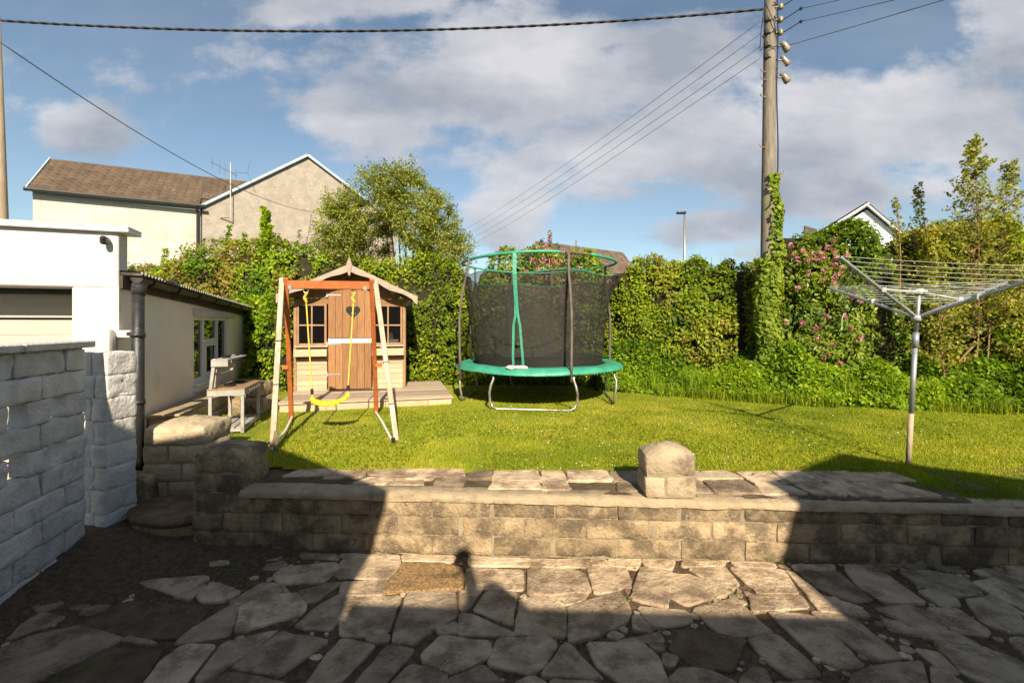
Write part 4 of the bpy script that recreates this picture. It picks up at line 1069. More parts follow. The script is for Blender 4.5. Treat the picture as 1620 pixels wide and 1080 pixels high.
for h_, e_ in zip(hang, ends):
    b = MB(); kn = h_ + Vector((0, 0, -.10))
    pts = [kn.lerp(e_, i / 12) + Vector((0, 0, 0)) for i in range(13)]; b.tube(pts, .0085, 7)
    for i in range(7):
        a_ = i * .9; c = kn + Vector((math.cos(a_) * .014, -.01, .06 - i * .017)); b.ball(c, .017, 7, 5, sc=(1, 1, .7))
    r = b.build('rope', M['rope'], ss, world=True)
    b = MB(); ring = [h_ + Vector((math.cos(i * .5236) * .026, 0, math.sin(i * .5236) * .026 - .02)) for i in range(13)]; b.tube(ring, .006, 6); b.tube([h_ + Vector((0, 0, .0)), h_ + Vector((0, 0, .04))], .006, 6); b.build('ring', M['steel'], r, world=True)
    b = MB(); q = kn.lerp(e_, .90); q2 = kn.lerp(e_, .955); b.tube([q, q2], .016, 10); b.build('grip', M['black_plastic'], r, world=True)
V = []; F = []; K = 22
for i in range(K + 1):
    t_ = i / K; c = ends[0].lerp(ends[1], t_) + Vector((0, 0, -.055 * (1 - (2 * t_ - 1) ** 2) - .012)); hw = .075 * (1 - .25 * abs(2 * t_ - 1) ** 6)
    nrm = Vector((sdv.y, -sdv.x, 0))
    for (o, dz) in ((-hw, 0), (-hw * .8, .016), (0, .020), (hw * .8, .016), (hw, 0), (hw * .9, -.026), (-hw * .9, -.026)): V.append(c + nrm * o + Vector((0, 0, dz)))
for i in range(K):
    for j in range(7): F.append((i * 7 + j, (i + 1) * 7 + j, (i + 1) * 7 + (j + 1) % 7, i * 7 + (j + 1) % 7))
F += [tuple(range(7)), tuple(reversed(range(K * 7, K * 7 + 7)))]
b = MB(); b.add(V, F)
for e_ in ends: b.ball(e_ + Vector((0, 0, -.006)), .028, 10, 6)
b.build('seat', M['yellow'], ss, world=True, smooth=True)

# ================================================================== TRAMPOLINE
TC = Vector((.45, 7.75, LAWN_Z))
tr = thing('trampoline', 'round trampoline with green padding and black safety net, on the lawn by the hedge', 'trampoline', tuple(TC))
RZ = 1.035; RR_ = 1.345
def pol(a_deg, r, z): a_ = math.radians(a_deg); return Vector((TC.x + math.cos(a_) * r, TC.y + math.sin(a_) * r, z))
# padding
V = []; F = []; K = 120
prof = [(1.11, .018), (1.15, .030), (1.26, .034), (1.345, .022), (1.39, -.005), (1.40, -.03), (1.395, -.055)]
for i in range(K):
    a_ = 360 * i / K
    for j, (r, dz) in enumerate(prof):
        w = .014 * noise.noise(Vector((math.cos(a_ * .01745) * 5, math.sin(a_ * .01745) * 5, j * .4))) + .006 * math.sin(a_ * 2.1 + j)
        sag = -.02 * max(0, math.sin(math.radians(a_ * 3 + 30))) * (j > 3)
        V.append(pol(a_, r + w, RZ + dz + w * .8 + sag))
n = len(prof)
for i in range(K):
    for j in range(n - 1): F.append((i * n + j, i * n + j + 1, ((i + 1) % K) * n + j + 1, ((i + 1) % K) * n + j))
b = MB(); b.add(V, F); pad = b.build('padding', M['green_pad'], tr, world=True, smooth=True)
b = MB(); b.rock((-.16, -.05, -.015), (.16, .06, .03), r=.02, amp=.016, seed=5, M=Matrix.Translation(pol(253, 1.31, RZ + .035)) @ Matrix.Rotation(math.radians(-8), 4, 'Z'), step=.03, freq=14); b.build('torn_foam', M['torn'], pad, world=True, smooth=True)
b = MB(); Vm = [TC + Vector((0, 0, RZ - TC.z))] + [pol(360 * i / 60, 1.15, RZ + .008) for i in range(60)]; b.add(Vm, [(0, 1 + i, 1 + (i + 1) % 60) for i in range(60)]); b.build('jumping_mat', M['mat'], tr, world=True)
b = MB(); b.tube([pol(360 * i / 60, RR_, RZ - .035) for i in range(61)], .022, 8, cap=False); b.build('rim_tube', M['steel'], tr, world=True, smooth=True)
legs = [270 - 7, 0 + 12, 90 - 7, 180 + 10]
legs = [263, 353 + 2, 83, 173]
for k_, ac in enumerate(legs):
    b = MB(); da = 26
    A_, B_ = pol(ac - da, RR_ - .02, RZ - .04), pol(ac + da, RR_ - .02, RZ - .04); out = (pol(ac, 1, 0) - pol(ac, 0, 0)).normalized()
    def foot(P, s_): # S-shaped leg tube
        return [P, P + Vector((0, 0, -.10)), P + out * .03 * 1 + Vector((0, 0, -.18)) - s_ * .03, P + out * .02 + Vector((0, 0, -.30)) - s_ * .055, P + Vector((0, 0, -.42)) - s_ * .05, P + Vector((0, 0, -.50)) - s_ * .02]
    tdir = (B_ - A_).normalized()
    pa = foot(A_, tdir); pb = foot(B_, -tdir)
    zb = LAWN_Z + .02
    pa += [Vector((pa[-1].x, pa[-1].y, zb + .035)) + tdir * .01, Vector((pa[-1].x, pa[-1].y, zb)) + tdir * .07]
    pb += [Vector((pb[-1].x, pb[-1].y, zb + .035)) - tdir * .01, Vector((pb[-1].x, pb[-1].y, zb)) - tdir * .07]
    b.tube(pa + pb[::-1], .018, 8); b.build('leg', M['steel'], tr, world=True, smooth=True)
TOPZ = 2.715; TR_ = 1.29
poles = [284, 338 + 4, 44, 104, 160, 208]
poles = [286, 20, 75, 110, 150, 205]
for a_ in poles:
    b = MB(); rb = RR_ + .055
    pts = [pol(a_, rb, RZ - .16), pol(a_, rb, RZ + .1), pol(a_, rb + .01, RZ + .45), pol(a_, rb + .005, RZ + .80), pol(a_, rb - .04, RZ + 1.15), pol(a_, rb - .10, RZ + 1.42), pol(a_ + (7 if a_ == 205 else 0), TR_ + .015, TOPZ)]
    b.tube(pts, .020, 10); po = b.build('net_pole', M['dark_pole'], tr, world=True, smooth=True)
    b = MB(); b.tube([pol(a_, rb - .05, RZ - .1), pol(a_, rb + .03, RZ - .1)], .012, 6); b.build('clamp', M['rust'], po, world=True)
# top ring: green sleeve with a bare stretch of tube right of the front pole
def ringz(a_): return TOPZ + .012 * math.sin(math.radians(a_ * 3))
b = MB(); segs = [(-62, -350 + 287)]
aa = list(range(-66 + 360 - 360, 284 - 0, 4))
b.tube([pol(a_, TR_, ringz(a_)) for a_ in np.arange(303, 383, 4)], [.023 + .003 * math.sin(i * 1.3) for i in range(20)], 9); b.tube([pol(a_, TR_, ringz(a_)) for a_ in np.arange(170, 286, 4)], [.023 + .003 * math.sin(i * 1.3) for i in range(29)], 9); b.tube([pol(a_, TR_, ringz(a_)) for a_ in np.arange(20, 172, 4)], .014, 8); b.build('top_sleeve', M['green_pad'], tr, world=True, smooth=True)
b = MB(); b.tube([pol(a_, TR_, ringz(a_)) for a_ in np.arange(284, 306, 2)], .014, 8); b.build('top_tube', M['dark_pole'], tr, world=True, smooth=True)
def net_r(a_, f):   # f 0 bottom .. 1 top
    scallop = 1 - .035 * math.sin(math.pi * f) * (1 + .5 * math.cos(math.radians(a_ * 6 - 1716)))
    return (1.06 + (TR_ - 1.06) * f ** .8) * scallop
def net_top(a_): return TOPZ - .24 + .03 * math.cos(math.radians((a_ - 286) * 6)) - .015
V = []; F = []; K = 180; J = 16
for i in range(K):
    a_ = 360 * i / K
    for j in range(J + 1):
        f = j / J; r = net_r(a_, f) + .008 * noise.noise(Vector((a_ * .12, f * 3, 0)))
        V.append(pol(a_, r, RZ + .02 + (net_top(a_) - RZ - .02) * f))
slit = (248.5, 253.0)
for i in range(K):
    a_ = 360 * (i + .5) / K
    for j in range(J):
        f = (j + .5) / J
        if f < .52 and slit[0] - 1.5 < a_ < slit[1] + .5 : continue
        F.append((i * (J + 1) + j, ((i + 1) % K) * (J + 1) + j, ((i + 1) % K) * (J + 1) + j + 1, i * (J + 1) + j + 1))
b = MB(); b.add(V, F); net = b.build('safety_net', M['net'], tr, world=True, smooth=True)
b = MB(); b.tube([pol(a_, net_r(a_, 1), net_top(a_)) for a_ in range(0, 361, 3)], .006, 6, cap=False); b.build('net_band', M['green_pad'], net, world=True)
b = MB()
V = []; F = []
for i in range(121):
    a_ = 3 * i
    for f in (0, .07): V.append(pol(a_, net_r(a_, f) + .004, RZ + .02 + (net_top(a_) - RZ) * f))
for i in range(120): F.append((2 * i, 2 * i + 2, 2 * i + 3, 2 * i + 1))
b.add(V, F)
for a_ in poles:
    for k_ in range(J):
        f0, f1 = k_ / J, (k_ + 1) / J; Z0, Z1 = RZ + .02 + (net_top(a_) - RZ) * f0, RZ + .02 + (net_top(a_) - RZ) * f1
        b.add([pol(a_ - 1.2, net_r(a_, f0) + .006, Z0), pol(a_ + 1.2, net_r(a_, f0) + .006, Z0), pol(a_ + 1.2, net_r(a_, f1) + .006, Z1), pol(a_ - 1.2, net_r(a_, f1) + .006, Z1)], [(0, 1, 2, 3)])
b.build('net_seam', M['net_seam'], net, world=True)
def strap(pts, w=.035):
    b = MB(); V = []; F = []
    for p in pts: V += [p + Vector((-w / 2, -.012, 0)), p + Vector((w / 2, -.012, 0))]
    for i in range(len(pts) - 1): F.append((2 * i, 2 * i + 1, 2 * i + 3, 2 * i + 2))
    b.add(V, F); return b
zc = 251.5
def npt(a_, f): return pol(a_, net_r(a_, f) + .012, RZ + .02 + (net_top(a_) - RZ - .02) * f)
for (da0, da1) in ((-1.8, -5.0), (1.2, 3.2)):
    pts = [npt(zc + da1, 0.0), npt(zc + da1 * .95, .12), npt(zc + da1 * .75, .3), npt(zc + (da0 + da1) * .45, .45), npt(zc + da0 * .6, .56), npt(zc + da0 * .35, .7), npt(zc + da0 * .3, .98), pol(zc + da0 * .3, TR_ + .012, TOPZ)]
    strap(pts).build('door_zip', M['green_pad'], net, world=True)

# ================================================================== ROTARY AIRER
ar = thing('rotary_airer', 'grey rotary washing line with four raised arms and a leaning pole, standing on the lawn', 'washing line', (3.62, 4.16, LAWN_Z))
PB = Vector((3.62, 4.16, LAWN_Z - .05)); HUB = Vector((3.700, 4.16, 1.755)); TOP = Vector((3.722, 4.16, 2.0))
b = MB(); b.tube([PB, PB.lerp(HUB, .36)], .0215, 12); b.build('lower_pole', M['pale_pole'], ar, world=True, smooth=True)
b = MB(); b.tube([PB.lerp(HUB, .361), PB.lerp(HUB, .80)], .0205, 12); b.tube([PB.lerp(HUB, .80), PB.lerp(HUB, .90)], .026, 12); b.tube([PB.lerp(HUB, .90), TOP], .0175, 12); b.build('upper_pole', M['alu'], ar, world=True, smooth=True)
b = MB(); b.tube([HUB + Vector((0, 0, -.03)), HUB + Vector((0, 0, .02))], .042, 12); b.build('lower_hub', M['plastic_pale'], ar, world=True, smooth=True)
b = MB(); b.tube([TOP + Vector((0, 0, -.03)), TOP + Vector((0, 0, .02))], .035, 12); b.box(tuple(TOP + Vector((-.06, -.02, -.02))), tuple(TOP + Vector((.06, .02, .005)))); b.build('upper_hub', M['plastic_pale'], ar, world=True, smooth=True)
tips = [at(1329, 407, 3.94), at(1311, 455, 5.02), Vector((4.80, 4.42, 2.105)), Vector((3.98, 3.26, 2.10))]
for i, t_ in enumerate(tips):
    b = MB(); d = (t_ - HUB).normalized(); b.bar(HUB + d * .04, t_, .032, .022, bevel=.003, up=(0, 0, 1))
    ao = b.build('arm', M['alu'], ar, world=True)
    b = MB(); q = HUB.lerp(t_, .46); b.box(tuple(q + Vector((-.022, -.022, -.015))), tuple(q + Vector((.022, .022, .03))), .5, None, .004)
    b.build('slider', M['plastic_pale'], ao, world=True)
    b = MB(); b.bar(TOP + Vector((0, 0, -.01)), q + Vector((0, 0, .015)), .014, .012); b.build('strut', M['plastic_pale'], ar, world=True)
b = MB()
order = [0, 1, 2, 3]
for k_ in range(9):
    f = .36 + k_ * .078; off = Vector((0, 0, .018))
    P4 = [HUB.lerp(tips[i], f) + off for i in order]
    for i in range(4):
        p, q = P4[i], P4[(i + 1) % 4]; sag = (q - p).length * .012
        b.tube([p.lerp(q, u) + Vector((0, 0, -4 * sag * u * (1 - u))) for u in (0, .25, .5, .75, 1)], .0017, 5)
b.build('washing_line', M['line'], ar, world=True)
b = MB(); q = HUB.lerp(tips[1], .80); b.tube([q, q + Vector((.012, 0, -.18)), q + Vector((-.02, 0, -.28)), q + Vector((-.022, 0, -.40))], .004, 6); b.build('loose_cord', M['line'], ar, world=True)

# ================================================================== POLES AND WIRES
PX, PD = 4.478, 8.0
up = thing('utility_pole', 'tall weathered wooden utility pole with insulators and wires, ivy climbing its foot, at the hedge', 'utility pole', (PX, PD, LAWN_Z))
def poleaxis(z): return Vector((PX + .055 * (z - .44) / 6.9 + .0, PD, z))
b = MB(); zs = [0.2, 1.5, 3, 4.5, 6, 7.5, 9.2]
b.tube([poleaxis(z) for z in zs], [.135 - .006 * z for z in zs], 20); b.build('shaft', M['pole_wood'], up, world=True, smooth=True)
def zpix(y): return EYE + (HOR - y) / FPX * PD
for (y, sg) in ((118, -1), (130, -1), (157, -1), (236, -1), (113, 1), (278, 1)):
    p = poleaxis(zpix(y)); b = MB(); b.tube([p + Vector((sg * .08, -.06, 0)), p + Vector((sg * .20, -.10, .01 if y != 113 else .09)), p + Vector((sg * .21, -.10, .05))], .009, 6); b.build('step_iron', M['rust'], up, world=True)
for y in (38, 58, 78, 96):
    for sg in (-1, 1):
        if sg == 1 and y == 96: continue
        yy = y if sg < 0 else y - 20
        p = poleaxis(zpix(yy)); b = MB(); o = Vector((sg * .13, -.06 if sg < 0 else -.05, 0))
        b.tube([p + Vector((0, -.08, 0)), p + o + Vector((0, -.05, .02))], .012, 6); b.tube([p + o + Vector((0, -.06, -.035)), p + o + Vector((0, -.06, -.01)), p + o + Vector((0, -.06, .015)), p + o + Vector((0, -.06, .05))], [.045, .03, .042, .028], 10)
        b.build('insulator', M['cable'] if sg < 0 else M['ceramic'], up, world=True, smooth=True)
for (y, r) in ((76, .058), (98, .045), (125, .055)):
    p = poleaxis(zpix(y)) + Vector((.24, -.05, 0)); b = MB(); ax = Vector((.6, 0, -.8))
    b.tube([p - ax * .09, p - ax * .02, p + ax * .07, p + ax * .11], [r * .7, r * .85, r * 1.1, r * .95], 12); b.tube([p - Vector((.16, 0, 0)), p], .012, 6); b.build('insulator', M['ceramic'], up, world=True, smooth=True)
b = MB()
b.tube([poleaxis(z) + Vector((.11 - .0065 * z + .02 + .012 * math.sin(z * 3), -.11 + .004 * z, 0)) for z in np.arange(.6, 9.1, .35)], .011, 6)
b.tube([poleaxis(zpix(10)) + Vector((-.13, -.09, 0)), poleaxis(zpix(45)) + Vector((0, -.14, 0)), poleaxis(zpix(80)) + Vector((.12, -.06, 0))], .007, 6)
b.tube([poleaxis(zpix(60)) + Vector((-.16, -.06, 0)), poleaxis(zpix(82)) + Vector((-.10, -.12, 0)), poleaxis(zpix(80)) + Vector((.12, -.12, 0)), poleaxis(zpix(76)) + Vector((.24, -.08, 0))], .009, 6)
b.tube([poleaxis(zpix(20)) + Vector((-.14, -.07, 0)), poleaxis(zpix(50)) + Vector((-.18, -.06, 0)), poleaxis(zpix(84)) + Vector((-.20, -.06, 0)), poleaxis(zpix(78)) + Vector((-.13, -.09, 0))], .007, 6)
b.tube([poleaxis(zpix(132)) + Vector((-.12, -.09, 0)), poleaxis(zpix(140)) + Vector((-.18, -.09, 0)), poleaxis(zpix(147)) + Vector((-.12, -.1, 0))], .007, 6)
for y in (8, 30, 50): b.tube([poleaxis(zpix(y + 4)) + Vector((0, -.135, 0)), poleaxis(zpix(y + 8)) + Vector((.13, -.03, 0)), poleaxis(zpix(y + 5)) + Vector((.24, -.1, .01)), poleaxis(zpix(y)) + Vector((.42, -.2, .04))], .010, 6); b.ball(poleaxis(zpix(y)) + Vector((.42, -.2, .04)), .028, 7, 5)
b.build('pole_wiring', M['cable'], up, world=True)

lp = thing('utility_pole', 'pale leaning pole at the far left edge, carrying the thick black cable', 'utility pole', (-9.1, 8.0, 0))
b = MB(); b.tube([Vector((-8.98, 8, 0)), Vector((-9.02, 8, 3)), Vector((-9.13, 8, 7.12))], [.155, .135, .095], 18); b.build('shaft', M['pale_pole'], lp, world=True, smooth=True)
b = MB(); b.tube([(-9.02, 7.9, 6.62), (-8.93, 7.86, 6.60), (-8.90, 7.86, 6.50), (-8.96, 7.9, 6.48)], .015, 6); b.build('cable_hook', M['cable'], lp, world=True)
def cable(name, label, p0, p1, sag, r, m, n=40, group=None, twist=False):
    p0, p1 = Vector(p0), Vector(p1); b = MB()
    f = lambda u: p0.lerp(p1, u) + Vector((0, 0, -4 * sag * u * (1 - u)))
    if twist:
        for k_ in range(2):
            K = 500; b.tube([f(i / K) + Vector((0, math.cos(i * .42 + k_ * math.pi) * r * .6, math.sin(i * .42 + k_ * math.pi) * r * .32)) for i in range(K + 1)], r * .8, 5)
    else: b.tube([f(i / n) for i in range(n + 1)], r, 6)
    return tag(b.build(name, m, smooth=True), label, 'cable', group)
cable('overhead_cable', 'thick twisted black cable sagging across the top of the sky between the two poles', at(2, 33, 8.0), at(1207, 15, 7.9), .275, .019, M['cable'], twist=True)
cable('overhead_cable', 'thin wire running down from the pale left pole to the pebbledash gable', (-8.93, 7.86, 6.62), at(492, 335, 22.2), .55, .011, M['cable_thin'])
fars = [(748, 356), (746, 366), (744, 376), (742, 386)]
for i, y in enumerate((38, 58, 78, 96)):
    ordn = ('highest', 'second highest', 'third highest', 'lowest')[i]
    cable('overhead_cable', ordn + ' of the four thin wires falling leftwards from the wooden pole to the treetop', poleaxis(zpix(y)) + Vector((-.18, -.05, .02)), at(fars[i][0] - 60, fars[i][1] + 28, 40), .5, .0052, M['cable_thin'], group='telephone wires left of the pole')
for i, (y, ex, ey) in enumerate(((8, 1420, -44), (30, 1420, -24), (50, 1420, -4), (76, 1420, 19))):
    p0 = poleaxis(zpix(y)) + Vector((.42, -.2, .04)) if i < 3 else poleaxis(zpix(y)) + Vector((.30, -.08, .0))
    q = at(ex, ey, 6.2); p1 = p0 + (q - p0) * 3.4
    ordn = ('highest', 'second highest', 'third highest', 'lowest')[i]
    cable('overhead_cable', ordn + ' of the four thin wires rising rightwards from the wooden pole', p0, p1, .03, .006, M['cable_thin'], group='telephone wires right of the pole')
    b = MB(); c = p0 + (q - p0) * .06; 
# street lamp far off
sl = thing('street_lamp', 'slim grey street lamp with flat black head, far beyond the hedge', 'street lamp', (11.4, 30, 0))
q = at(1083, 338, 30); b = MB(); b.tube([(q.x, 30, -.2), (q.x, 30, 5), (q.x, 30, q.z)], [.11, .09, .055], 10); b.build('post', M['steel'], sl, world=True, smooth=True)
b = MB(); b.rock((q.x - .52, 29.85, q.z - .02), (q.x + .08, 30.15, q.z + .13), r=.05, amp=0, step=.1); b.build('lamp_head', M['black_plastic'], sl, world=True, smooth=True)

# ================================================================== NEIGHBOURING HOUSES
HO = Vector((-18.95, 18.0, 0)); hd = Vector((.9026, .4304, 0)).normalized(); hn = Vector((hd.y, -hd.x, 0))
HM = Matrix((hd, -hn, Vector((0, 0, 1)))).transposed().to_4x4(); HM.translation = HO
hs_ = thing('house', 'two storey house behind the garage with brown tiled roof and pebbledash gable', 'house', tuple(HO))
b = MB(); b.box((0, 0, 0), (5.55, 5, 6.90), .5, HM); b.build('white_wall', M['old_white'], hs_, world=True)
ga0, ga1, gax = 5.6, 14.2, 9.92
b = MB(); V = [(ga0, -.02, 0), (ga1, -.02, 0), (ga1, -.02, 6.93), (gax, -.02, 9.80), (ga0, -.02, 6.90)]; V2 = [(x, 7, z) for x, y, z in V]
VV = [HM @ Vector(v) for v in V + V2]; b.add(VV, [(0, 1, 2, 3, 4), (9, 8, 7, 6, 5), (0, 5, 6, 1), (1, 6, 7, 2), (4, 9, 5, 0)]); b.build('gable_wall', M['pebbledash'], hs_, world=True)
b = MB(); b.box((ga0 + .35, -.035, 5.42), (ga1, -.018, 5.50), .5, HM); b.build('string_course', M['dark_timber'], hs_, world=True)
def slope(b, s0, s1, w0, z0, w1, z1, over=0, th=.05, rows=8, cols=24):
    # interlocking tiles laid in rows
    for r in range(rows):
        f0, f1 = r / rows, (r + 1.12) / rows
        for c in range(cols):
            a0, a1 = s0 + (s1 - s0) * c / cols, s0 + (s1 - s0) * (c + 1) / cols
            pw0, pz0, pw1, pz1 = w0 + (w1 - w0) * f0, z0 + (z1 - z0) * f0, w0 + (w1 - w0) * min(f1, 1), z0 + (z1 - z0) * min(f1, 1)
            am = a0 + (a1 - a0) * .38
            V = []
            for (aa_, k_) in ((a0, .0), (am, .085), (a0 + (a1 - a0) * .62, .085), (a1, .0)):
                V += [HM @ Vector((aa_, pw0, pz0 + th + k_)), HM @ Vector((aa_, pw1, pz1 + k_ * .4)), HM @ Vector((aa_, pw0, pz0 + .0))]
            F = []
            for i in range(3): F += [(i * 3, i * 3 + 3, i * 3 + 4, i * 3 + 1), (i * 3 + 2, i * 3 + 5, i * 3 + 3, i * 3)]
            b.add(V, F, rnd.uniform(.2, .8))
b = MB(); slope(b, -.05, 5.56, -.28, 6.98, 1.6, 8.66, rows=9, cols=19, th=.07); slope(b, 5.56, 9.0, .12, 7.34, 1.6, 8.66, rows=7, cols=12, th=.07)
V = [HM @ Vector(v) for v in ((-.04, -.25, 6.93), (5.58, -.25, 6.93), (9.0, 1.6, 8.6), (-.04, 1.6, 8.6), (9.0, 5, 6.9), (-.04, 5, 6.9))]
b.add(V, [(0, 1, 2, 3), (3, 2, 4, 5), (0, 3, 5)]); b.tube([HM @ Vector((-.05, 1.62, 8.66)), HM @ Vector((9.0, 1.62, 8.66))], .09, 8)
b.build('tiled_roof', M['tile'], hs_, world=True)
b = MB(); V = [HM @ Vector(v) for v in ((-.10, -.30, 6.86), (-.10, 1.6, 8.62), (-.10, 1.6, 8.80), (-.10, -.30, 7.06), (-.05, -.30, 6.86), (-.05, 1.6, 8.62), (-.05, 1.6, 8.80), (-.05, -.30, 7.06))]
b.add(V, [(0, 1, 2, 3), (7, 6, 5, 4), (0, 4, 5, 1), (3, 2, 6, 7), (0, 3, 7, 4)]); b.box((0, -.03, 6.72), (5.55, -.002, 6.93), .5, HM)
# gable verges
def verge(s0, z0, s1, z1):
    p0, p1 = HM @ Vector((s0, -.10, z0)), HM @ Vector((s1, -.10, z1)); b.bar(p0, p1, .12, .17, up=tuple(hn))
verge(ga0 - .12, 6.88, gax, 9.90); verge(gax, 9.90, ga1 + .25, 6.85)
b.build('bargeboard', M['bargeboard'], hs_, world=True)
b = MB(); V = [HM @ Vector(v) for v in ((ga0 - .15, -.12, 6.98), (gax, -.12, 9.99), (ga1 + .28, -.12, 6.94), (ga0 - .15, 7, 6.98), (gax, 7, 9.99), (ga1 + .28, 7, 6.94))]
b.add(V, [(0, 1, 4, 3), (1, 2, 5, 4)]); b.build('gable_roof', M['tile'], hs_, world=True)
b = MB(); b.tube([HM @ Vector((-.12, -.36, 6.93)), HM @ Vector((5.75, -.36, 6.90))], .075, 8); b.tube([HM @ Vector((5.45, -.36, 6.86)), HM @ Vector((5.45, -.12, 6.6)), HM @ Vector((5.45, -.12, 0))], .055, 8); b.build('gutter', M['black_metal'], hs_, world=True)
b = MB(); b.box((6.95, -.05, 3.9), (8.4, -.022, 5.36), .5, HM, .01); wo = b.build('window', M['white_upvc'], hs_, world=True)
for xa, xb, za, zb_ in ((7.05, 7.62, 4.75, 5.26), (7.72, 8.3, 4.75, 5.26), (7.05, 7.62, 4.0, 4.65), (7.72, 8.3, 4.0, 4.65)): b = MB(); b.box((xa, -.06, za), (xb, -.052, zb_), .5, HM); b.build('pane', M['glass'], wo, world=True)
an = thing('tv_aerial', 'thin television aerial on a mast at the foot of the pebbledash gable roof', 'aerial', tuple(HM @ Vector((6.7, -.3, 6.6))))
b = MB(); A0 = HM @ Vector((6.72, -.30, 0))
b.tube([A0 + Vector((0, 0, 6.45)), A0 + Vector((0, 0, 9.0))], .022, 6); b.tube([A0 + Vector((0, 0, 6.5)), HM @ Vector((6.3, -.05, 6.5))], .025, 6); b.build('mast', M['steel'], an, world=True)
b = MB(); q = A0 + Vector((0, 0, 8.55)); dx = Vector((-.75, -.35, .42)); b.tube([q - dx * .3, q + dx * .9], .02, 6)
for f in (-.25, .0, .25, .5, .85): b.tube([q + dx * f + Vector((0, 0, -.28)), q + dx * f + Vector((.0, 0, .28))], .01, 5)
b.tube([q + Vector((.85, .1, -.35)), q + Vector((.72, .1, .0)), q + Vector((.80, .1, .5))], .012, 5); b.tube([q, q + Vector((.75, .1, 0))], .015, 5); b.build('aerial_array', M['cable_thin'], an, world=True)

# brown roof beyond the trampoline
fh = thing('house', 'distant bungalow whose brown roof just shows above the hedge behind the trampoline', 'house', (4.0, 26, 0))
b = MB(); q0, q1, q2 = at(850, 381, 26), at(985, 399, 30), at(1010, 412, 29.4)
zr = q0.z; b.box((1.2, 27, -.2), (7, 36, 3.2)); b.build('wall', M['render'], fh, world=True)
b = MB(); V = [Vector((0.6, 26.2, 6.45)), q1 + Vector((0, 0, 0)), Vector((8.6, 30, 3.6)), Vector((.2, 23.8, 3.6)), Vector((1.4, 36, 6.0)), Vector((8.8, 37, 3.6))]
rows = 10
A_, B_, C_, D_ = q0 + Vector((-.1, -.0, .0)), q1, q1 + Vector((.9, -2.3, -2.4)), q0 + Vector((-.6, -2.6, -2.4))
for r in range(rows):
    f0, f1 = r / rows, (r + 1) / rows
    for c in range(30):
        g0, g1 = c / 30, (c + 1) / 30
        def PP(g, f, dz=0): return A_.lerp(B_, g).lerp(D_.lerp(C_, g), f) + Vector((0, 0, dz))
        b.add([PP(g0, f0, .0), PP(g1, f0, .0), PP(g1, f1, .06), PP(g0, f1, .06), PP(g0, f1, 0), PP(g1, f1, 0)], [(0, 3, 2, 1), (3, 4, 5, 2)], rnd.uniform(.2, .8))
E_ = q1 + Vector((1.5, 3, -2.4)); b.add([B_, C_, E_], [(0, 1, 2)]); b.add([A_, B_, E_, A_ + Vector((0, 6, -2.4))], [(0, 1, 2, 3)])
b.build('roof', M['far_tile'], fh, world=True)
b = MB(); c = q0.lerp(q1, .42); b.tube([c, c + Vector((0, 0, .35))], .05, 6); b.build('vent', M['ceramic'], fh, world=True)

# pale gabled house on the right
gh = thing('house', 'pale blue-white gabled house rising behind the right hedge', 'house', (17, 21, 0))
GA, GL_, GR_ = at(1372, 331, 22), at(1290, 382, 21), at(1470, 366, 23.4)
slL = (GA - GL_).normalized(); slR = (GR_ - GA)
b = MB(); dirn = (GR_ - GL_); dirn.z = 0; dirn.normalize(); bk = Vector((GA.x, GA.y, 0)).normalized()
L0 = GA - dirn * 5.2; R0 = GA + dirn * 5.2; zl = GA.z - 5.2 * (GA.z - GL_.z) / ((GA - GL_).xy.length); 
front = [Vector((L0.x, L0.y, 0)), Vector((R0.x, R0.y, 0)), Vector((R0.x, R0.y, zl)), GA + Vector((0, 0, -.02)), Vector((L0.x, L0.y, zl))]
b.add(front + [p + bk * 8 for p in front], [(0, 1, 2, 3, 4), (9, 8, 7, 6, 5), (0, 5, 6, 1), (1, 6, 7, 2), (4, 9, 5, 0)]); b.build('wall', M['aqua_wall'], gh, world=True)
b = MB(); f_ = -bk * .35; Lx_, Rx_ = Vector((L0.x, L0.y, zl)) - dirn * .5 + Vector((0, 0, -.25)), Vector((R0.x, R0.y, zl)) + dirn * .5 + Vector((0, 0, -.25))
V = [Lx_ + f_, GA + f_, Rx_ + f_]; V = [v + Vector((0, 0, .30)) for v in V]; V2 = [v + bk * 8.6 for v in V]; V3 = [v + Vector((0, 0, -.16)) for v in V]
b.add(V + V2, [(0, 1, 4, 3), (1, 2, 5, 4)]); b.build('roof', M['steel'], gh, world=True)
b = MB()
for (p, q) in ((V[0], V[1]), (V[1], V[2])): b.bar(p + Vector((0, 0, -.17)), q + Vector((0, 0, -.17)), .07, .30, up=tuple(bk))
b.build('bargeboard', M['white_upvc'], gh, world=True)
b = MB()
b.add([Lx_ + Vector((0, 0, .10)), GA + Vector((0, 0, .12)), GA + f_ + Vector((0, 0, .12)), Lx_ + f_ + Vector((0, 0, .10))], [(0, 1, 2, 3)]); b.add([Rx_ + Vector((0, 0, .10)), GA + Vector((0, 0, .12)), GA + f_ + Vector((0, 0, .12)), Rx_ + f_ + Vector((0, 0, .10))], [(0, 1, 2, 3)])
b.build('soffit', M['dark_timber'], gh, world=True)
pn = thing('roof_panel', 'small dark slanted roof corner showing above the pink flowering bush', 'roof', tuple(at(1283, 366, 20)))
b = MB(); q = at(1273, 357, 20); r = at(1293, 363, 20.4); b.add([q, r, r + Vector((.1, .5, -1.3)), q + Vector((0, 0, -1.5)), q + Vector((0, .06, 0)), r + Vector((0, .06, 0)), r + Vector((.1, .56, -1.3)), q + Vector((0, .06, -1.5))], [(0, 3, 2, 1), (4, 5, 6, 7), (0, 1, 5, 4), (1, 2, 6, 5), (0, 4, 7, 3)])
b.build('panel', M['dark_pole'], pn, world=True)
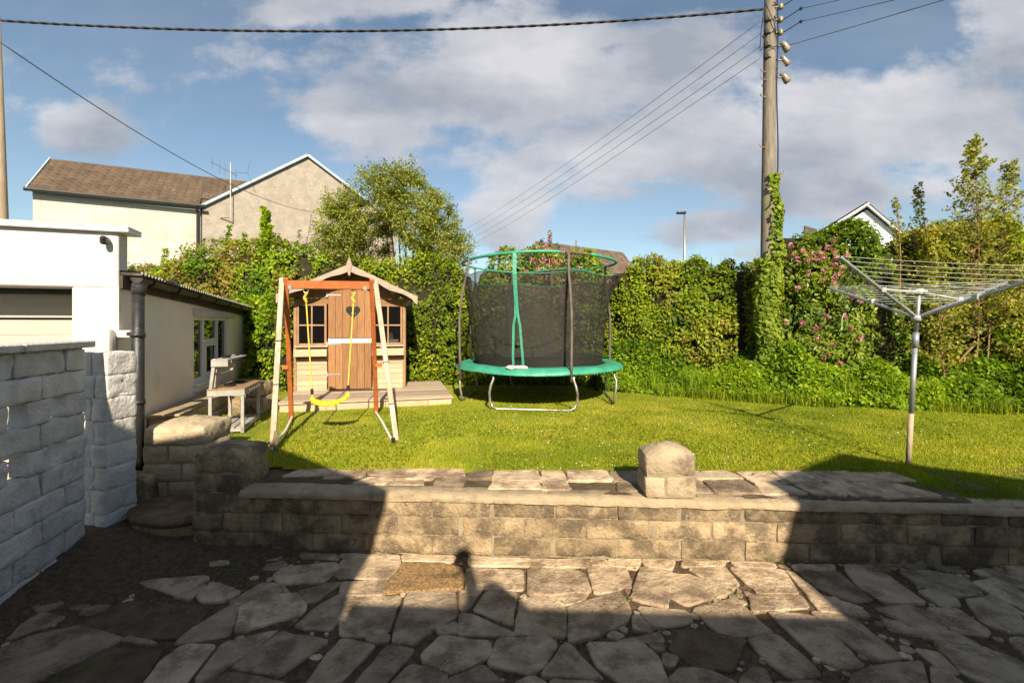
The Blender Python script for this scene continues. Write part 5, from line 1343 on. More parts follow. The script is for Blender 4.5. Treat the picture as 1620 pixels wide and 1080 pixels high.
b = MB(); b.tube([(q.x + .3, q.y + .3, 0), (q.x + .3, q.y + .3, q.z - .4)], .1, 6); b.build('post', M['dark_pole'], pn, world=True)

# dark board fence at the right, behind the birch
fe = thing('board_fence', 'dark brown board fence in shade behind the right-hand shrubs', 'fence', (9.2, 7.6, LAWN_Z))
F0, F1 = Vector((7.4, 8.6, LAWN_Z - .05)), Vector((12.5, 5.4, LAWN_Z - .05)); fd_ = (F1 - F0).normalized(); Lf = (F1 - F0).length; b = MB(); s = 0
while s < Lf: b.bar(F0 + fd_ * (s + .07), F0 + fd_ * (s + .07) + Vector((0, 0, 1.62 + rnd.uniform(-.01, .01))), .14, .02, rnd.uniform(.2, .8), up=(fd_.y, -fd_.x, 0)); s += .147
b.build('boards', M['fence'], fe, world=True)
b = MB()
for s in (.6, 2.4, 4.2): b = MB(); q = F0 + fd_ * s + Vector((-.06, -.08, 0)); b.bar(q, q + Vector((0, 0, 1.7)), .09, .09); b.build('post', M['fence'], fe, world=True)
b = MB(); b.bar(at(1585, 485, 7.9), at(1640, 492, 7.2), .10, .06); b.build('rail', M['grey_wood'], fe, world=True)

# ================================================================== MUD KITCHEN
mk = thing('play_kitchen', 'grey painted wooden play kitchen with slatted back, standing against the outbuilding ledge', 'play kitchen', (-3.3, 5.2, LAWN_Z), math.atan2(-ed.x, ed.y))
# local x = to the right (away from the wall), y = along the wall
W_, D_ = .36, .78; LG = .035
hgt = .50
def lbox(b, *a, **k): b.box(*a, **k)
x0 = -.15
for (x, y) in ((x0, 0), (x0 + W_ - LG, 0), (x0, D_ - LG), (x0 + W_ - LG, D_ - LG)):
    b = MB(); b.box((x, y, 0), (x + LG, y + LG, hgt - .065), .5, None, .003); b.build('leg', M['kitchen_grey'], mk)
b = MB(); b.box((x0 - .01, -.01, hgt - .065), (x0 + W_ + .01, .012, hgt), .5, None, .003); b.box((x0 + W_ - .012, .013, hgt - .065), (x0 + W_ + .01, D_, hgt), .5, None, .003); b.box((x0 - .01, .013, hgt - .065), (x0 + .012, D_, hgt), .5, None, .003)
b.build('apron', M['kitchen_grey'], mk)
b = MB()
for k_ in range(5): b = MB(); b.ball((x0 + W_ + .015, .18 + k_ * .11, hgt - .03), .012, 8, 5); b.build('knob', M['kitchen_grey'], mk)
b = MB()
for k_ in range(4): b.box((x0 - .012 + k_ * .0965, -.012, hgt + .001), (x0 - .012 + k_ * .0965 + .094, D_ + .01, hgt + .018), rnd.uniform(.3, .7), None, .003)
b.build('worktop', M['kitchen_top'], mk)
b = MB()
for k_ in range(4): b.box((x0 + .0 + k_ * .092, .0, .055), (x0 + k_ * .092 + .075, D_, .072), .5, None, .003)
b.build('lower_shelf', M['kitchen_grey'], mk)
b = MB(); b.box((x0, -.0, .02), (x0 + W_, .02, .054)); b.box((x0 + W_ - .02, .02, .02), (x0 + W_, D_, .054)); b.build('shelf_rail', M['kitchen_grey'], mk)
for y in (0.0, D_ - .035):
    b = MB(); b.bar((x0 + .02, y + .017, hgt + .01), (x0 + .06, y + .017, hgt + .36), .034, .03, up=(0, 1, 0)); b.build('upright', M['kitchen_grey'], mk)
for z in (.07, .17, .0):
    b = MB(); b.box((x0 + .045 + z * .08, .036, hgt + .03 + z), (x0 + .062 + z * .08, D_ - .036, hgt + .10 + z), .4, None, .003); b.build('back_slat', M['kitchen_grey'], mk)
b = MB(); b.box((x0 + .03, -.01, hgt + .335), (x0 + .20, D_ + .01, hgt + .352), .6, None, .003); b.box((x0 + .03, -.012, hgt + .27), (x0 + .20, .008, hgt + .334), .6, None, .003); b.build('top_shelf', M['kitchen_grey'], mk)
KM = frame_of(mk)
def pan(label, x, y, z, r, h=.03):
    p = KM @ Vector((x, y, z)); t = thing('toy_pan', label, 'toy pan', tuple(p)); b = MB(); b.tube([p, p + Vector((0, 0, h))], [r * .9, r], 14); b.tube([p + Vector((0, 0, h)), p + Vector((0, 0, h - .002)), ], r * .8, 14); b.build('bowl', M['black_plastic'], t, world=True, smooth=False)
    b = MB(); b.bar(p + Vector((r * .9, 0, h * .8)), p + Vector((r * .9 + .08, .06, h * .9)), .015, .008); b.build('handle', M['black_plastic'], t, world=True)
pan('black toy pan nearest the front edge of the play kitchen worktop', x0 + .16, .22, hgt + .019, .065)
pan('black toy pan further back on the play kitchen worktop', x0 + .19, .5, hgt + .019, .055)
pan('black toy pan on the top shelf of the play kitchen', x0 + .11, .25, hgt + .353, .05)

# ================================================================== THE HOUSE BEHIND THE TRIPOD (it casts the long shade)
bh = thing('house', 'white rendered house behind the camera with two gabled wings shading the patio', 'house', (1, -3, 0))
YF = -1.6
def wing(pts, name, depth=7, y=YF):
    b = MB(); n = len(pts); V = [Vector((x, y, z)) for x, z in pts] + [Vector((x, y - depth, z)) for x, z in pts]
    F = [tuple(range(n))[::-1], tuple(range(n, 2 * n))] + [(i, (i + 1) % n, n + (i + 1) % n, n + i) for i in range(n)]
    b.add(V, F); return b.build(name, M['render'], bh, world=True)
wing([(-4.6, -.2), (-.20, -.2), (-.24, 3.2), (-.15, 3.66), (-1.35, 4.38), (-2.6, 4.10), (-4.6, 3.4)], 'left_wing')
wing([(2.80, -.2), (9.5, -.2), (9.5, 2.9), (6.5, 3.05), (4.27, 4.22), (3.02, 3.74), (2.98, 3.4)], 'right_wing')
wing([(-.199, -.2), (2.799, -.2), (2.799, 2.69), (-.199, 2.78)], 'link', 3, YF - .01)
b = MB()
for (p, q) in (((-.05, 3.62), (-1.35, 4.42)), ((-1.35, 4.42), (-2.6, 4.14)), ((-2.6, 4.14), (-4.7, 3.4)), ((2.95, 3.74), (4.27, 4.26)), ((4.27, 4.26), (6.6, 3.04))):
    P0, P1 = Vector((p[0], YF - 3.6, p[1] - .02)), Vector((q[0], YF - 3.6, q[1] - .02)); b.bar(P0, P1, 7.3, .05, up=(0, 1, 0)) if False else b.add([Vector((p[0], YF + .03, p[1])), Vector((q[0], YF + .03, q[1])), Vector((q[0], YF - 7.1, q[1])), Vector((p[0], YF - 7.1, p[1])), Vector((p[0], YF + .03, p[1] - .08)), Vector((q[0], YF + .03, q[1] - .08)), Vector((q[0], YF - 7.1, q[1] - .08)), Vector((p[0], YF - 7.1, p[1] - .08))], [(0, 1, 2, 3), (7, 6, 5, 4), (0, 4, 5, 1), (1, 5, 6, 2), (2, 6, 7, 3), (3, 7, 4, 0)])
b.build('roof', M['tile'], bh, world=True)
b = MB(); b.tube([(.57, YF - .05, 2.7), (.53, YF - .05, 3.06)], .045, 10); b.ball((.52, YF - .05, 3.13), .072, 12, 8, sc=(1, 1, 1.15)); b.tube([(.60, YF - .05, 2.70), (.56, YF - .05, 2.86)], [.20, .05], 12); b.tube([(.72, YF - .05, 2.7), (.66, YF - .05, 2.9)], [.16, .08], 10); b.build('flue', M['black_metal'], bh, world=True)
b = MB()
b.box((-.1, YF - .02, 0), (1.6, YF + .012, 2.1), .5, None, .01); pd_ = b.build('patio_door', M['white_upvc'], bh, world=True)
for x in (0, .8): b = MB(); b.box((x, YF + .013, .1), (x + .7, YF + .018, 2.0)); b.build('pane', M['glass'], pd_, world=True)
for x in (-2.6, 4.2):
    b = MB(); b.box((x, YF - .02, .9), (x + 1.3, YF + .02, 2.1), .5, None, .01); w_ = b.build('window', M['white_upvc'], bh, world=True)
    for g in (.08, .68): b = MB(); b.box((x + g, YF + .021, .98), (x + g + .54, YF + .025, 2.02)); b.build('pane', M['glass'], w_, world=True)

# ================================================================== PLANTS
def unit(v): return v / (np.linalg.norm(v, axis=1, keepdims=True) + 1e-9)
def leaf_arrays(P, Nrm, size, aspect=.55, tint=None, curl=.18, dirn=None):
    n = len(P); N_ = unit(Nrm)
    R = rng.normal(size=(n, 3)) if dirn is None else dirn
    T_ = unit(R - (R * N_).sum(1, keepdims=True) * N_); B = np.cross(N_, T_)
    s = size[:, None] if isinstance(size, np.ndarray) else size
    V = np.stack([P - T_ * s * .5, P + B * s * aspect * .5 + N_ * s * curl - T_ * s * .05, P + T_ * s * .5, P - B * s * aspect * .5 + N_ * s * curl - T_ * s * .05], 1).reshape(-1, 3)
    Q = np.arange(n * 4).reshape(n, 4)
    t = np.repeat(tint if tint is not None else rng.random(n), 4)
    return V, Q, t
def leaves_obj(name, P, Nrm, size, mat, parent=None, aspect=.55, tint=None, curl=.18, dirn=None):
    V, Q, t = leaf_arrays(P, Nrm, size, aspect, tint, curl, dirn)
    return make_obj(name, V, Q, mat, parent, t, world=parent is not None)

def hedge(name, label, cat, path, leaf, n, size=.06, base=None, group=None, bulge=.16, spiky=.0, tshift=0, crown_name='foliage', sparse=.30, twig=None, aspect=.55, mixm=None, mixf=0.0, seed=1, core=True):
    """path: list of (x, y, ztop, half depth) along the centre line"""
    path = [np.array(p, float) for p in path]
    c0 = path[len(path) // 2]; zb = LAWN_Z - .05 if base is None else base
    t = thing(name, label, cat, (c0[0], c0[1], zb), group=group)
    seg = np.array([np.linalg.norm(path[i + 1][:2] - path[i][:2]) for i in range(len(path) - 1)]); cum = np.concatenate([[0], np.cumsum(seg)])
    def along(s):
        s = np.clip(s, 0, cum[-1] - 1e-6); i = np.searchsorted(cum, s, side='right') - 1; i = np.clip(i, 0, len(seg) - 1)
        A_ = np.array(path)[i]; B_ = np.array(path)[i + 1]; f = ((s - cum[i]) / seg[i])[:, None]
        f2 = f
        C_ = A_ * (1 - f2) + B_ * f2; d = B_[:, :2] - A_[:, :2]; d /= np.linalg.norm(d, axis=1, keepdims=True)
        return C_, np.stack([d[:, 1], -d[:, 0]], 1)
    def surf(m, inset=0.0, front=.72):
        s = rng.uniform(0, cum[-1], m); C_, nn = along(s)
        H = C_[:, 2] - zb; D = C_[:, 3]
        # ends taper
        e_ = np.minimum(s, cum[-1] - s); endf = np.clip(e_ / (D * .9), .05, 1) ** .5
        k = rng.random(m); isf = k < front; isb = k > .95
        f = rng.random(m); o = rng.uniform(-1, 1, m)
        out = np.where(isf, (1 - f ** 6) ** .5, o); out = np.where(isb, -(1 - f ** 6) ** .5, out)
        zf = np.where(isf | isb, f, (1 - np.abs(o) ** 6) ** (1 / 3.))
        Hn = H * (1 + .05 * vnoise(np.stack([s * 1.1, s * 0, s * 0 + seed], 1), seed) + .025 * vnoise(np.stack([s * 3.5, s * 0, s * 0 + seed], 1), seed + 1))
        P = np.stack([C_[:, 0] + nn[:, 0] * out * D * endf, C_[:, 1] + nn[:, 1] * out * D * endf, zb + zf * Hn * (.35 + .65 * endf)], 1)
        Nn = np.stack([nn[:, 0] * out, nn[:, 1] * out, np.where(isf | isb, f ** 3 * .9 + .1, 1.2)], 1)
        Nn = unit(Nn); 
        b1 = vnoise(P * 1.6 + seed, seed) * bulge + vnoise(P * 4.2 + seed, seed + 2) * bulge * .55
        return P + Nn * (b1 - inset)[:, None], Nn
    m = n
    P, Nn = surf(m)
    depth = rng.exponential(sparse * .38, m); P = P - Nn * depth[:, None] + rng.normal(size=(m, 3)) * .02
    P[:, 2] = np.maximum(P[:, 2], zb + .02)
    clump = vnoise(P * 5.5 + 3, seed + 7)
    keep = (clump + rng.normal(size=m) * .30) > -.20
    P, Nn, clump = P[keep], Nn[keep], clump[keep]
    Ln = Nn * .9 + rng.normal(size=P.shape) * .6 + np.array([.05, -.35, .35])
    tint = np.clip(.47 + .30 * vnoise(P * 2.2, seed + 9) + .22 * rng.normal(size=len(P)) + tshift, 0, 1)
    sz = size * rng.uniform(.45, 1.5, len(P)) * (1 + .3 * vnoise(P * 1.8, seed + 13))
    if mixm:
        msk = (vnoise(P * 1.3 + 9, seed + 11) * .5 + rng.random(len(P)) * .6) < mixf
        if msk.any(): leaves_obj('autumn_foliage', P[msk], Ln[msk], sz[msk], mixm, t, aspect, tint[msk]); P, Ln, sz, tint = P[~msk], Ln[~msk], sz[~msk], tint[~msk]
    leaves_obj(crown_name, P, Ln, sz, leaf, t, aspect, tint)
    if core:   # added near-black shell blocks light and paints the hedge's inner shade
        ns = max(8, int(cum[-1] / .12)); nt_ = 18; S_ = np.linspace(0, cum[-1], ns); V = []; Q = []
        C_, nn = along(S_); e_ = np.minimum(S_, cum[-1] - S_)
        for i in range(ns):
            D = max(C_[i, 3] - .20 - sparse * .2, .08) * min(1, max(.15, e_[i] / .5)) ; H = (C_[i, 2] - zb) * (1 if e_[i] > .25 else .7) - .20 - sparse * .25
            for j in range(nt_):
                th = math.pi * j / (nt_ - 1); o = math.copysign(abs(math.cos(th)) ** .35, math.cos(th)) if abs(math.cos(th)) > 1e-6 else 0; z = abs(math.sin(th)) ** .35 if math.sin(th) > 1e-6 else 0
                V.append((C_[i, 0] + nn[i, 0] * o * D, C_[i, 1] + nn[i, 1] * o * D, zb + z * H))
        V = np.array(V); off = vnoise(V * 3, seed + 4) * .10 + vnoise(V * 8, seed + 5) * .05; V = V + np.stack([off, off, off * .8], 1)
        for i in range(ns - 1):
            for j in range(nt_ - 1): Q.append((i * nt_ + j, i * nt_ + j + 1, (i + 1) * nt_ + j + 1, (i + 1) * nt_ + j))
        make_obj('branches_and_core', V, np.array(Q), M['core'], t, world=True, smooth=True)
    # twigs poking through the foliage
    nt2 = int(n / 120); P, Nn = surf(nt2, .18); b = MB()
    for i in range(nt2):
        p = Vector(P[i]); d = (Vector(Nn[i]) * .4 + Vector(rng.normal(size=3)) * .5 + Vector((0, 0, .35))).normalized(); ln = rng.uniform(.12, .38)
        b.tube([p, p + d * ln * .5, p + d * ln + Vector(rng.normal(size=3)) * .03], [.006, .004, .0025], 4, cap=False)
    tag(b.build('twigs', twig or M['twig'], t, world=True), kind='stuff')
    return t, surf

def sprig(root, tip, n, size, r=.01, droop=.0, spread=.10, P=None, Nn=None, B=None, bare=.25):
    """one leafy shoot from root to tip"""
    root, tip = Vector(root), Vector(tip); L = (tip - root).length
    side = Vector(rng.normal(size=3)) * L * .05
    f = lambda u: root.lerp(tip, u) + side * math.sin(u * math.pi) + Vector((0, 0, -droop * u * u))
    B.tube([f(0), f(.33), f(.66), f(1)], [r, r * .75, r * .5, r * .2], 5, cap=False)
    for i in range(n):
        u = bare + (1 - bare) * (i + rng.random()) / n; q = f(min(u, 1)); s_ = spread * (1.15 - u * .7)
        d = np.array(rng.normal(size=3)); d = d / np.linalg.norm(d) * s_ * rng.uniform(.3, 1.0)
        P.append(np.array(q) + d); Nn.append(d * .4 / s_ + np.array([0, -.2, .6]) + rng.normal(size=3) * .5)

def shrub_from_sprigs(name, label, cat, loc, specs, leaf, size, bark, aspect=.5, group=None, crown='crown', trunk='branches_and_core', tshift=0.0):
    """specs: list of (root, tip, n leaves, radius, spread)"""
    t = thing(name, label, cat, loc, group=group); P, Nn, B = [], [], MB()
    for (r0, t0, n, rad, spr) in specs: sprig(r0, t0, n, size, rad, 0, spr, P, Nn, B)
    P = np.array(P); Nn = np.array(Nn); sz = size * rng.uniform(.6, 1.3, len(P))
    leaves_obj(crown, P, Nn, sz, leaf, t, aspect, np.clip(.45 + .2 * vnoise(P * 2, 4) + .25 * rng.normal(size=len(P)) + tshift, 0, 1))
    B.build(trunk, bark, t, world=True, smooth=True)
    return t

# long left hedge behind the outbuilding and playhouse
def col(px, top, d, hd): p = at(px, top, d); return (p.x, p.y, p.z, hd)
hedge('hedge', 'tall bright green hedge with reddish twiggy patches, running behind the outbuilding and playhouse', 'hedge',
      [col(150, 425, 12.5, .8), col(235, 425, 12.0, .8), col(300, 408, 11.2, .8), col(350, 392, 10.7, .8), col(420, 384, 10.4, .8), col(500, 388, 10.2, .8), col(560, 400, 10.2, .8)],
      M['leaf_bright'], 52000, .078, mixm=M['leaf_brown'], mixf=.14, seed=3, bulge=.20, tshift=-.02)
hedge('hedge', 'glossy green hedge filling the gap between playhouse and trampoline', 'hedge',
      [col(540, 412, 10.3, .75), col(640, 408, 10.2, .75), col(700, 412, 10.1, .75), col(765, 418, 10.1, .75)], M['leaf_hedge'], 26000, .07, seed=9, bulge=.24, tshift=.04)
hedge('flowering_shrub', 'green shrub with pink blossom seen through the trampoline net', 'shrub',
      [col(735, 420, 10.35, .7), col(800, 410, 10.4, .75), col(870, 398, 10.5, .8), col(940, 402, 10.4, .75), col(985, 412, 10.3, .7)], M['leaf_rhodo'], 24000, .085, seed=12, bulge=.22, tshift=.08)
hedge('hedge', 'dense clipped beech hedge between the trampoline and the ivy-clad pole', 'hedge',
      [col(950, 415, 9.9, .75), col(1010, 412, 9.8, .8), col(1090, 409, 9.5, .8), col(1160, 410, 9.2, .8), col(1270, 412, 9.0, .75)], M['leaf_hedge'], 56000, .068, seed=17, bulge=.17, tshift=-.03, mixm=M['leaf_brown'], mixf=.0)
rh, rs = hedge('rhododendron', 'dark green rhododendron bush with pink flower heads, right of the ivy-clad pole', 'shrub',
      [col(1188, 375, 8.9, .7), col(1240, 356, 8.7, .85), col(1310, 362, 8.5, .85), col(1370, 374, 8.3, .85), col(1430, 380, 8.2, .7)], M['leaf_rhodo'], 34000, .105, seed=23, bulge=.24, aspect=.38, tshift=.05)
def blossoms(parent, pts, r=.075, n=46):
    P = []; N_ = []
    for p in pts:
        d = unit(rng.normal(size=(n, 3))); d[:, 1] = -np.abs(d[:, 1]); P.append(np.array(p) + d * r * rng.uniform(.5, 1.1, (n, 1))); N_.append(d + rng.normal(size=(n, 3)) * .4)
    P = np.concatenate(P); N_ = np.concatenate(N_); leaves_obj('blossom', P, N_, .040 * rng.uniform(.7, 1.3, len(P)), M['petal'], parent, .8)
pk = [(1255,405),(1270,398),(1283,402),(1297,400),(1308,392),(1318,398),(1322,408),(1262,412),(1276,412),(1290,410),(1302,408),(1330,425),(1325,433),(1318,440),(1320,450),(1262,455),(1300,442),(1278,432),(1345,470),(1360,477),(1305,500),(1290,520),(1315,545),(1310,560),(1335,500),(1292,536),(1268,512),(1345,520),(1302,565),(1360,535),(1330,575),(1286,560),(1242,508),(1318,380),(1250,388),(1318,418),(1304,428),(1340,404),(1298,552)]
blossoms(rh, [at(x, y, 7.72 + .0012 * (1300 - x)) for x, y in pk], .055, 20)
fs = bpy.data.objects['flowering_shrub']
pk2 = [(842,412),(852,416),(862,410),(872,414),(880,418),(888,412),(868,420),(846,462),(852,458),(868,470),(885,462),(892,468),(905,465),(898,478),(915,462),(876,478),(888,480),(900,485),(838,485),(850,490),(898,495),(896,505),(860,440),(875,432),(900,430),(915,425),(960,452),(965,447),(955,440),(830,430),(850,428),(885,446),(908,448),(925,468),(835,398),(866,395),(890,398),(905,405)]
blossoms(fs, [at(x, y, 9.5) for x, y in pk2], .08, 30)
specs = []
for (x, y, n) in ((870, 366, 26), (858, 378, 20), (882, 384, 20), (845, 388, 16), (900, 392, 12)): specs.append((tuple(at(x + rnd.uniform(-6, 6), 430, 10.3)), tuple(at(x, y, 10.2)), n * 2, .012, .12))
t = shrub_from_sprigs('flowering_shrub', 'thin upright shoots with a pink flower tip, above the trampoline top ring', 'shrub', (.85, 10.3, LAWN_Z), specs + [((.85, 10.35, .4), (.85, 10.3, 2.9), 4, .03, .1)], M['leaf_rhodo'], .085, M['twig'])
blossoms(t, [at(870, 372, 10.15), at(869, 380, 10.15), at(864, 388, 10.15)], .055, 26)

# right: dense mixed shrub with golden patches
hedge('golden_shrub', 'broad shrub with green and golden yellow leaves behind the washing line', 'shrub',
      [col(1375, 372, 8.6, .6), col(1440, 352, 8.5, .75), col(1500, 350, 8.3, .8), col(1560, 362, 8.2, .8), col(1640, 400, 8.0, .7), col(1720, 410, 7.8, .7)], M['leaf_bright'], 44000, .075, seed=31, bulge=.28, tshift=.12, mixm=M['leaf_gold'], mixf=.34, sparse=.5)
# young birches in front of it
def stems(base, top, n_tw, nl, rad, width, name, label, cat, leaf=M['leaf_birch'], size=.055, lo=.25, group=None, bark=None, sweep=.45, extra=None, tshift=0.0):
    base, top = Vector(base), Vector(top); specs = [(tuple(base), tuple(top), int(nl * .6), rad, .06)]
    H = (top - base)
    for i in range(n_tw):
        u = lo + (1 - lo) * ((i + rng.random()) / n_tw); r0 = base + H * u; a_ = rng.random() * 6.283; w = width * (1.12 - u) * rng.uniform(.5, 1.1)
        tp = r0 + Vector((math.cos(a_) * w, math.sin(a_) * w * .8, w * sweep * rng.uniform(.6, 1.8) + .06)); specs.append((tuple(r0), tuple(tp), nl // 3, rad * .25 * (1.1 - u) + .002, .09))
    if extra: specs += extra
    return shrub_from_sprigs(name, label, cat, tuple(base), specs, leaf, size, bark or M['birch_bark'], group=group, aspect=.62, trunk='trunk', tshift=tshift)
B1 = ground_pt(1541, 645, LAWN_Z)
stems(at(1541, 640, 7.2), at(1541, 228, 7.2), 190, 60, .016, 1.15, 'birch_tree', 'tallest slender young birch, its leafy tip against the sky at the right', 'tree', extra=[(tuple(at(1541, 545, 7.2)), tuple(at(1525, 640, 7.1)), 4, .025, .05)])
stems(at(1560, 610, 7.3), at(1600, 262, 7.3), 130, 52, .014, .9, 'birch_tree', 'slender young birch leaning right beside the tallest one, at the right edge', 'tree')
stems(at(1497, 632, 7.0), at(1478, 385, 7.0), 90, 66, .016, .7, 'birch_tree', 'short thin birch with curved dark stem, just right of the washing line pole', 'tree', lo=.15)
stems(at(1640, 640, 6.9), at(1650, 330, 6.9), 90, 60, .016, .8, 'birch_tree', 'bushy young tree at the very right edge of the garden', 'tree', lo=.15)
stems(at(1445, 600, 8.0), at(1453, 298, 8.0), 40, 40, .02, .5, 'sapling', 'thin upright shoot, second tallest spire left of the birch', 'tree', lo=.5, size=.06)
stems(at(1415, 600, 8.1), at(1420, 318, 8.1), 30, 36, .018, .45, 'sapling', 'thin upright shoot rising in front of the pale house gable', 'tree', lo=.5, size=.06)
# saplings over the left hedge
stems(at(418, 600, 9.9), at(420, 335, 9.9), 55, 45, .03, .50, 'sapling', 'leafy maple sapling in front of the gable window', 'tree', leaf=M['leaf_bright'], size=.12, lo=.55, tshift=.1)
stems(at(345, 600, 10.3), at(362, 362, 10.3), 20, 30, .02, .3, 'sapling', 'thin shoot poking above the left hedge near the downpipe', 'tree', leaf=M['leaf_bright'], size=.09, lo=.6)
stems(at(385, 600, 10.3), at(388, 372, 10.3), 18, 28, .02, .28, 'sapling', 'short leafy shoot just left of the maple sapling', 'tree', leaf=M['leaf_bright'], size=.09, lo=.65)
stems(at(472, 600, 10.2), at(474, 366, 10.2), 14, 22, .02, .25, 'sapling', 'sparse brownish shoot between the maple sapling and the round tree', 'tree', leaf=M['leaf_bright'], size=.07, lo=.65)
stems(at(255, 600, 11.2), at(262, 393, 11.2), 20, 30, .02, .4, 'sapling', 'low leafy shoots over the corrugated roof of the outbuilding', 'tree', leaf=M['leaf_bright'], size=.09, lo=.6)

# many-stemmed round tree behind the playhouse
def round_tree():
    base = Vector((-2.6, 11.0, LAWN_Z)); t = thing('goat_willow', 'airy rounded multi-stemmed tree with small olive leaves, behind the playhouse', 'tree', tuple(base))
    P, Nn, B = [], [], MB(); cx_, cz_ = -2.88, 3.55; rx, rz, ry = 1.98, 2.25, 1.5
    stems_ = []
    for i in range(15):
        a_ = math.radians(12 + 156 * (i + rng.uniform(.2, .8)) / 15); tip = Vector((cx_ + .2 - math.cos(a_) * rx * .74, 11 + rng.uniform(-.8, .8), cz_ - .3 + math.sin(a_) * rz * .78)); mid = base.lerp(tip, .5) + Vector((-.0, 0, .35))
        pts = [base + Vector((rng.uniform(-.15, .15), rng.uniform(-.15, .15), 0)), base.lerp(mid, .5) + Vector((0, 0, .1)), mid, mid.lerp(tip, .5) + Vector((0, 0, .12)), tip]
        B.tube(pts, [.045, .032, .022, .014, .007], 6, cap=False); stems_.append(pts)
    for k_ in range(1900):
        a_ = -.25 + (math.pi + .5) * ((k_ * .6180339) % 1); u = rng.uniform(.15, 1) ** .55; b_ = rng.uniform(-1, 1); sq = math.sqrt(1 - .6 * b_ * b_)
        lump = 1 + .05 * math.sin(a_ * 5 + 1) + .05 * math.sin(a_ * 11)
        tip = Vector((cx_ + math.cos(a_) * rx * u * sq * lump, 11 + b_ * ry, cz_ - .1 + math.sin(a_) * rz * u * sq * lump - .25 * abs(math.cos(a_))))
        if tip.z < 2.0: continue
        best = None; bd_ = 9
        for pts in stems_:
            for j in range(2, 5):
                for f in (0, .5):
                    q = pts[j] if j == 4 else pts[j].lerp(pts[j + 1], f); dd = (tip - q).length + (0.5 if q.z > tip.z else 0)
                    if dd < bd_: bd_ = dd; best = q
        sprig(best, tip, rng.integers(22, 40), .06, .005, 0, .17, P, Nn, B, bare=.15)
    P = np.array(P); Nn = np.array(Nn); leaves_obj('crown', P, Nn, .062 * rng.uniform(.6, 1.3, len(P)), M['leaf_willow'], t, .5, np.clip(.5 + .25 * vnoise(P * 2, 4) + .22 * rng.normal(size=len(P)), 0, 1))
    B.build('trunk', M['bark'], t, world=True, smooth=True)
round_tree()

# ivy climbing the utility pole
def ivy():
    t = thing('ivy', 'yellow-green ivy wrapped round the foot of the wooden utility pole', 'climbing plant', (PX, PD, LAWN_Z)); n = 9000
    z = LAWN_Z + 3.85 * rng.random(n) ** 1.25; zmaxw = np.interp(z, [.4, 1.2, 2.4, 2.7, 2.95, 3.3, 4.3], [.16, .09, .085, .11, .08, .07, .05])
    keepw = np.interp(z, [.4, 2.6, 3.0, 4.3], [1, 1, .45, .35]); k = rng.random(n) < keepw; z, zmaxw = z[k], zmaxw[k]; n = len(z)
    a_ = rng.uniform(0, 6.283, n); hi = z > 2.85; a_ = np.where(hi, rng.normal(-.7, .5, n), a_); r = .12 + zmaxw * rng.random(n) ** .7 * np.where(hi, 1.4, 1) * (1 + .3 * np.sin(z * 9))
    P = np.stack([PX + np.cos(a_) * r + .055 * (z - .44) / 6.9, PD + np.sin(a_) * r, z], 1); P[:, 0] += .05 * vnoise(P * 2, 3)
    N_ = np.stack([np.cos(a_), np.sin(a_), .4 + 0 * a_], 1) + rng.normal(size=(n, 3)) * .45
    leaves_obj('foliage', P, N_, .075 * rng.uniform(.6, 1.3, n), M['leaf_ivy'], t, .85, np.clip(.5 + .3 * vnoise(P * 3, 6) + .2 * rng.normal(size=n), 0, 1))
    B = MB()
    for i in range(6):
        a0 = rng.uniform(-2.2, .2); B.tube([poleaxis(z_) + Vector((math.cos(a0 + z_ * .3) * .15, math.sin(a0 + z_ * .3) * .15, 0)) for z_ in np.arange(.45, rng.uniform(2.4, 3.8), .3)], .012, 5)
    B.build('stem', M['twig'], t, world=True)
ivy()
t = thing('ivy', 'small dark ivy climbing the far end of the outbuilding', 'climbing plant', tuple(EM @ Vector((5.2, -.05, .5)))); n = 700
P = np.array([list(EM @ Vector((4.75 + .6 * rng.random() - .25 * h_, -.04 - .12 * rng.random(), .5 + 1.15 * h_))) for h_ in rng.random(n)])
leaves_obj('foliage', P, np.tile([.9, -.5, .3], (n, 1)) + rng.normal(size=(n, 3)) * .4, .06 * rng.uniform(.6, 1.3, n), M['leaf_rhodo'], t, .8)
b = MB(); b.tube([EM @ Vector((5.0, -.03, .45)), EM @ Vector((5.0, -.03, 1.2)), EM @ Vector((4.95, -.03, 1.6))], .01, 5); b.build('stem', M['twig'], t, world=True)
# low bush at the outbuilding corner and under the hedge
hedge('laurel_bush', 'bright leafy bush low down between the outbuilding and the swing', 'shrub', [col(392, 470, 10.0, .4), col(425, 470, 9.0, .5), col(455, 480, 8.4, .4)], M['leaf_bright'], 9000, .075, seed=41, bulge=.2, tshift=.12)

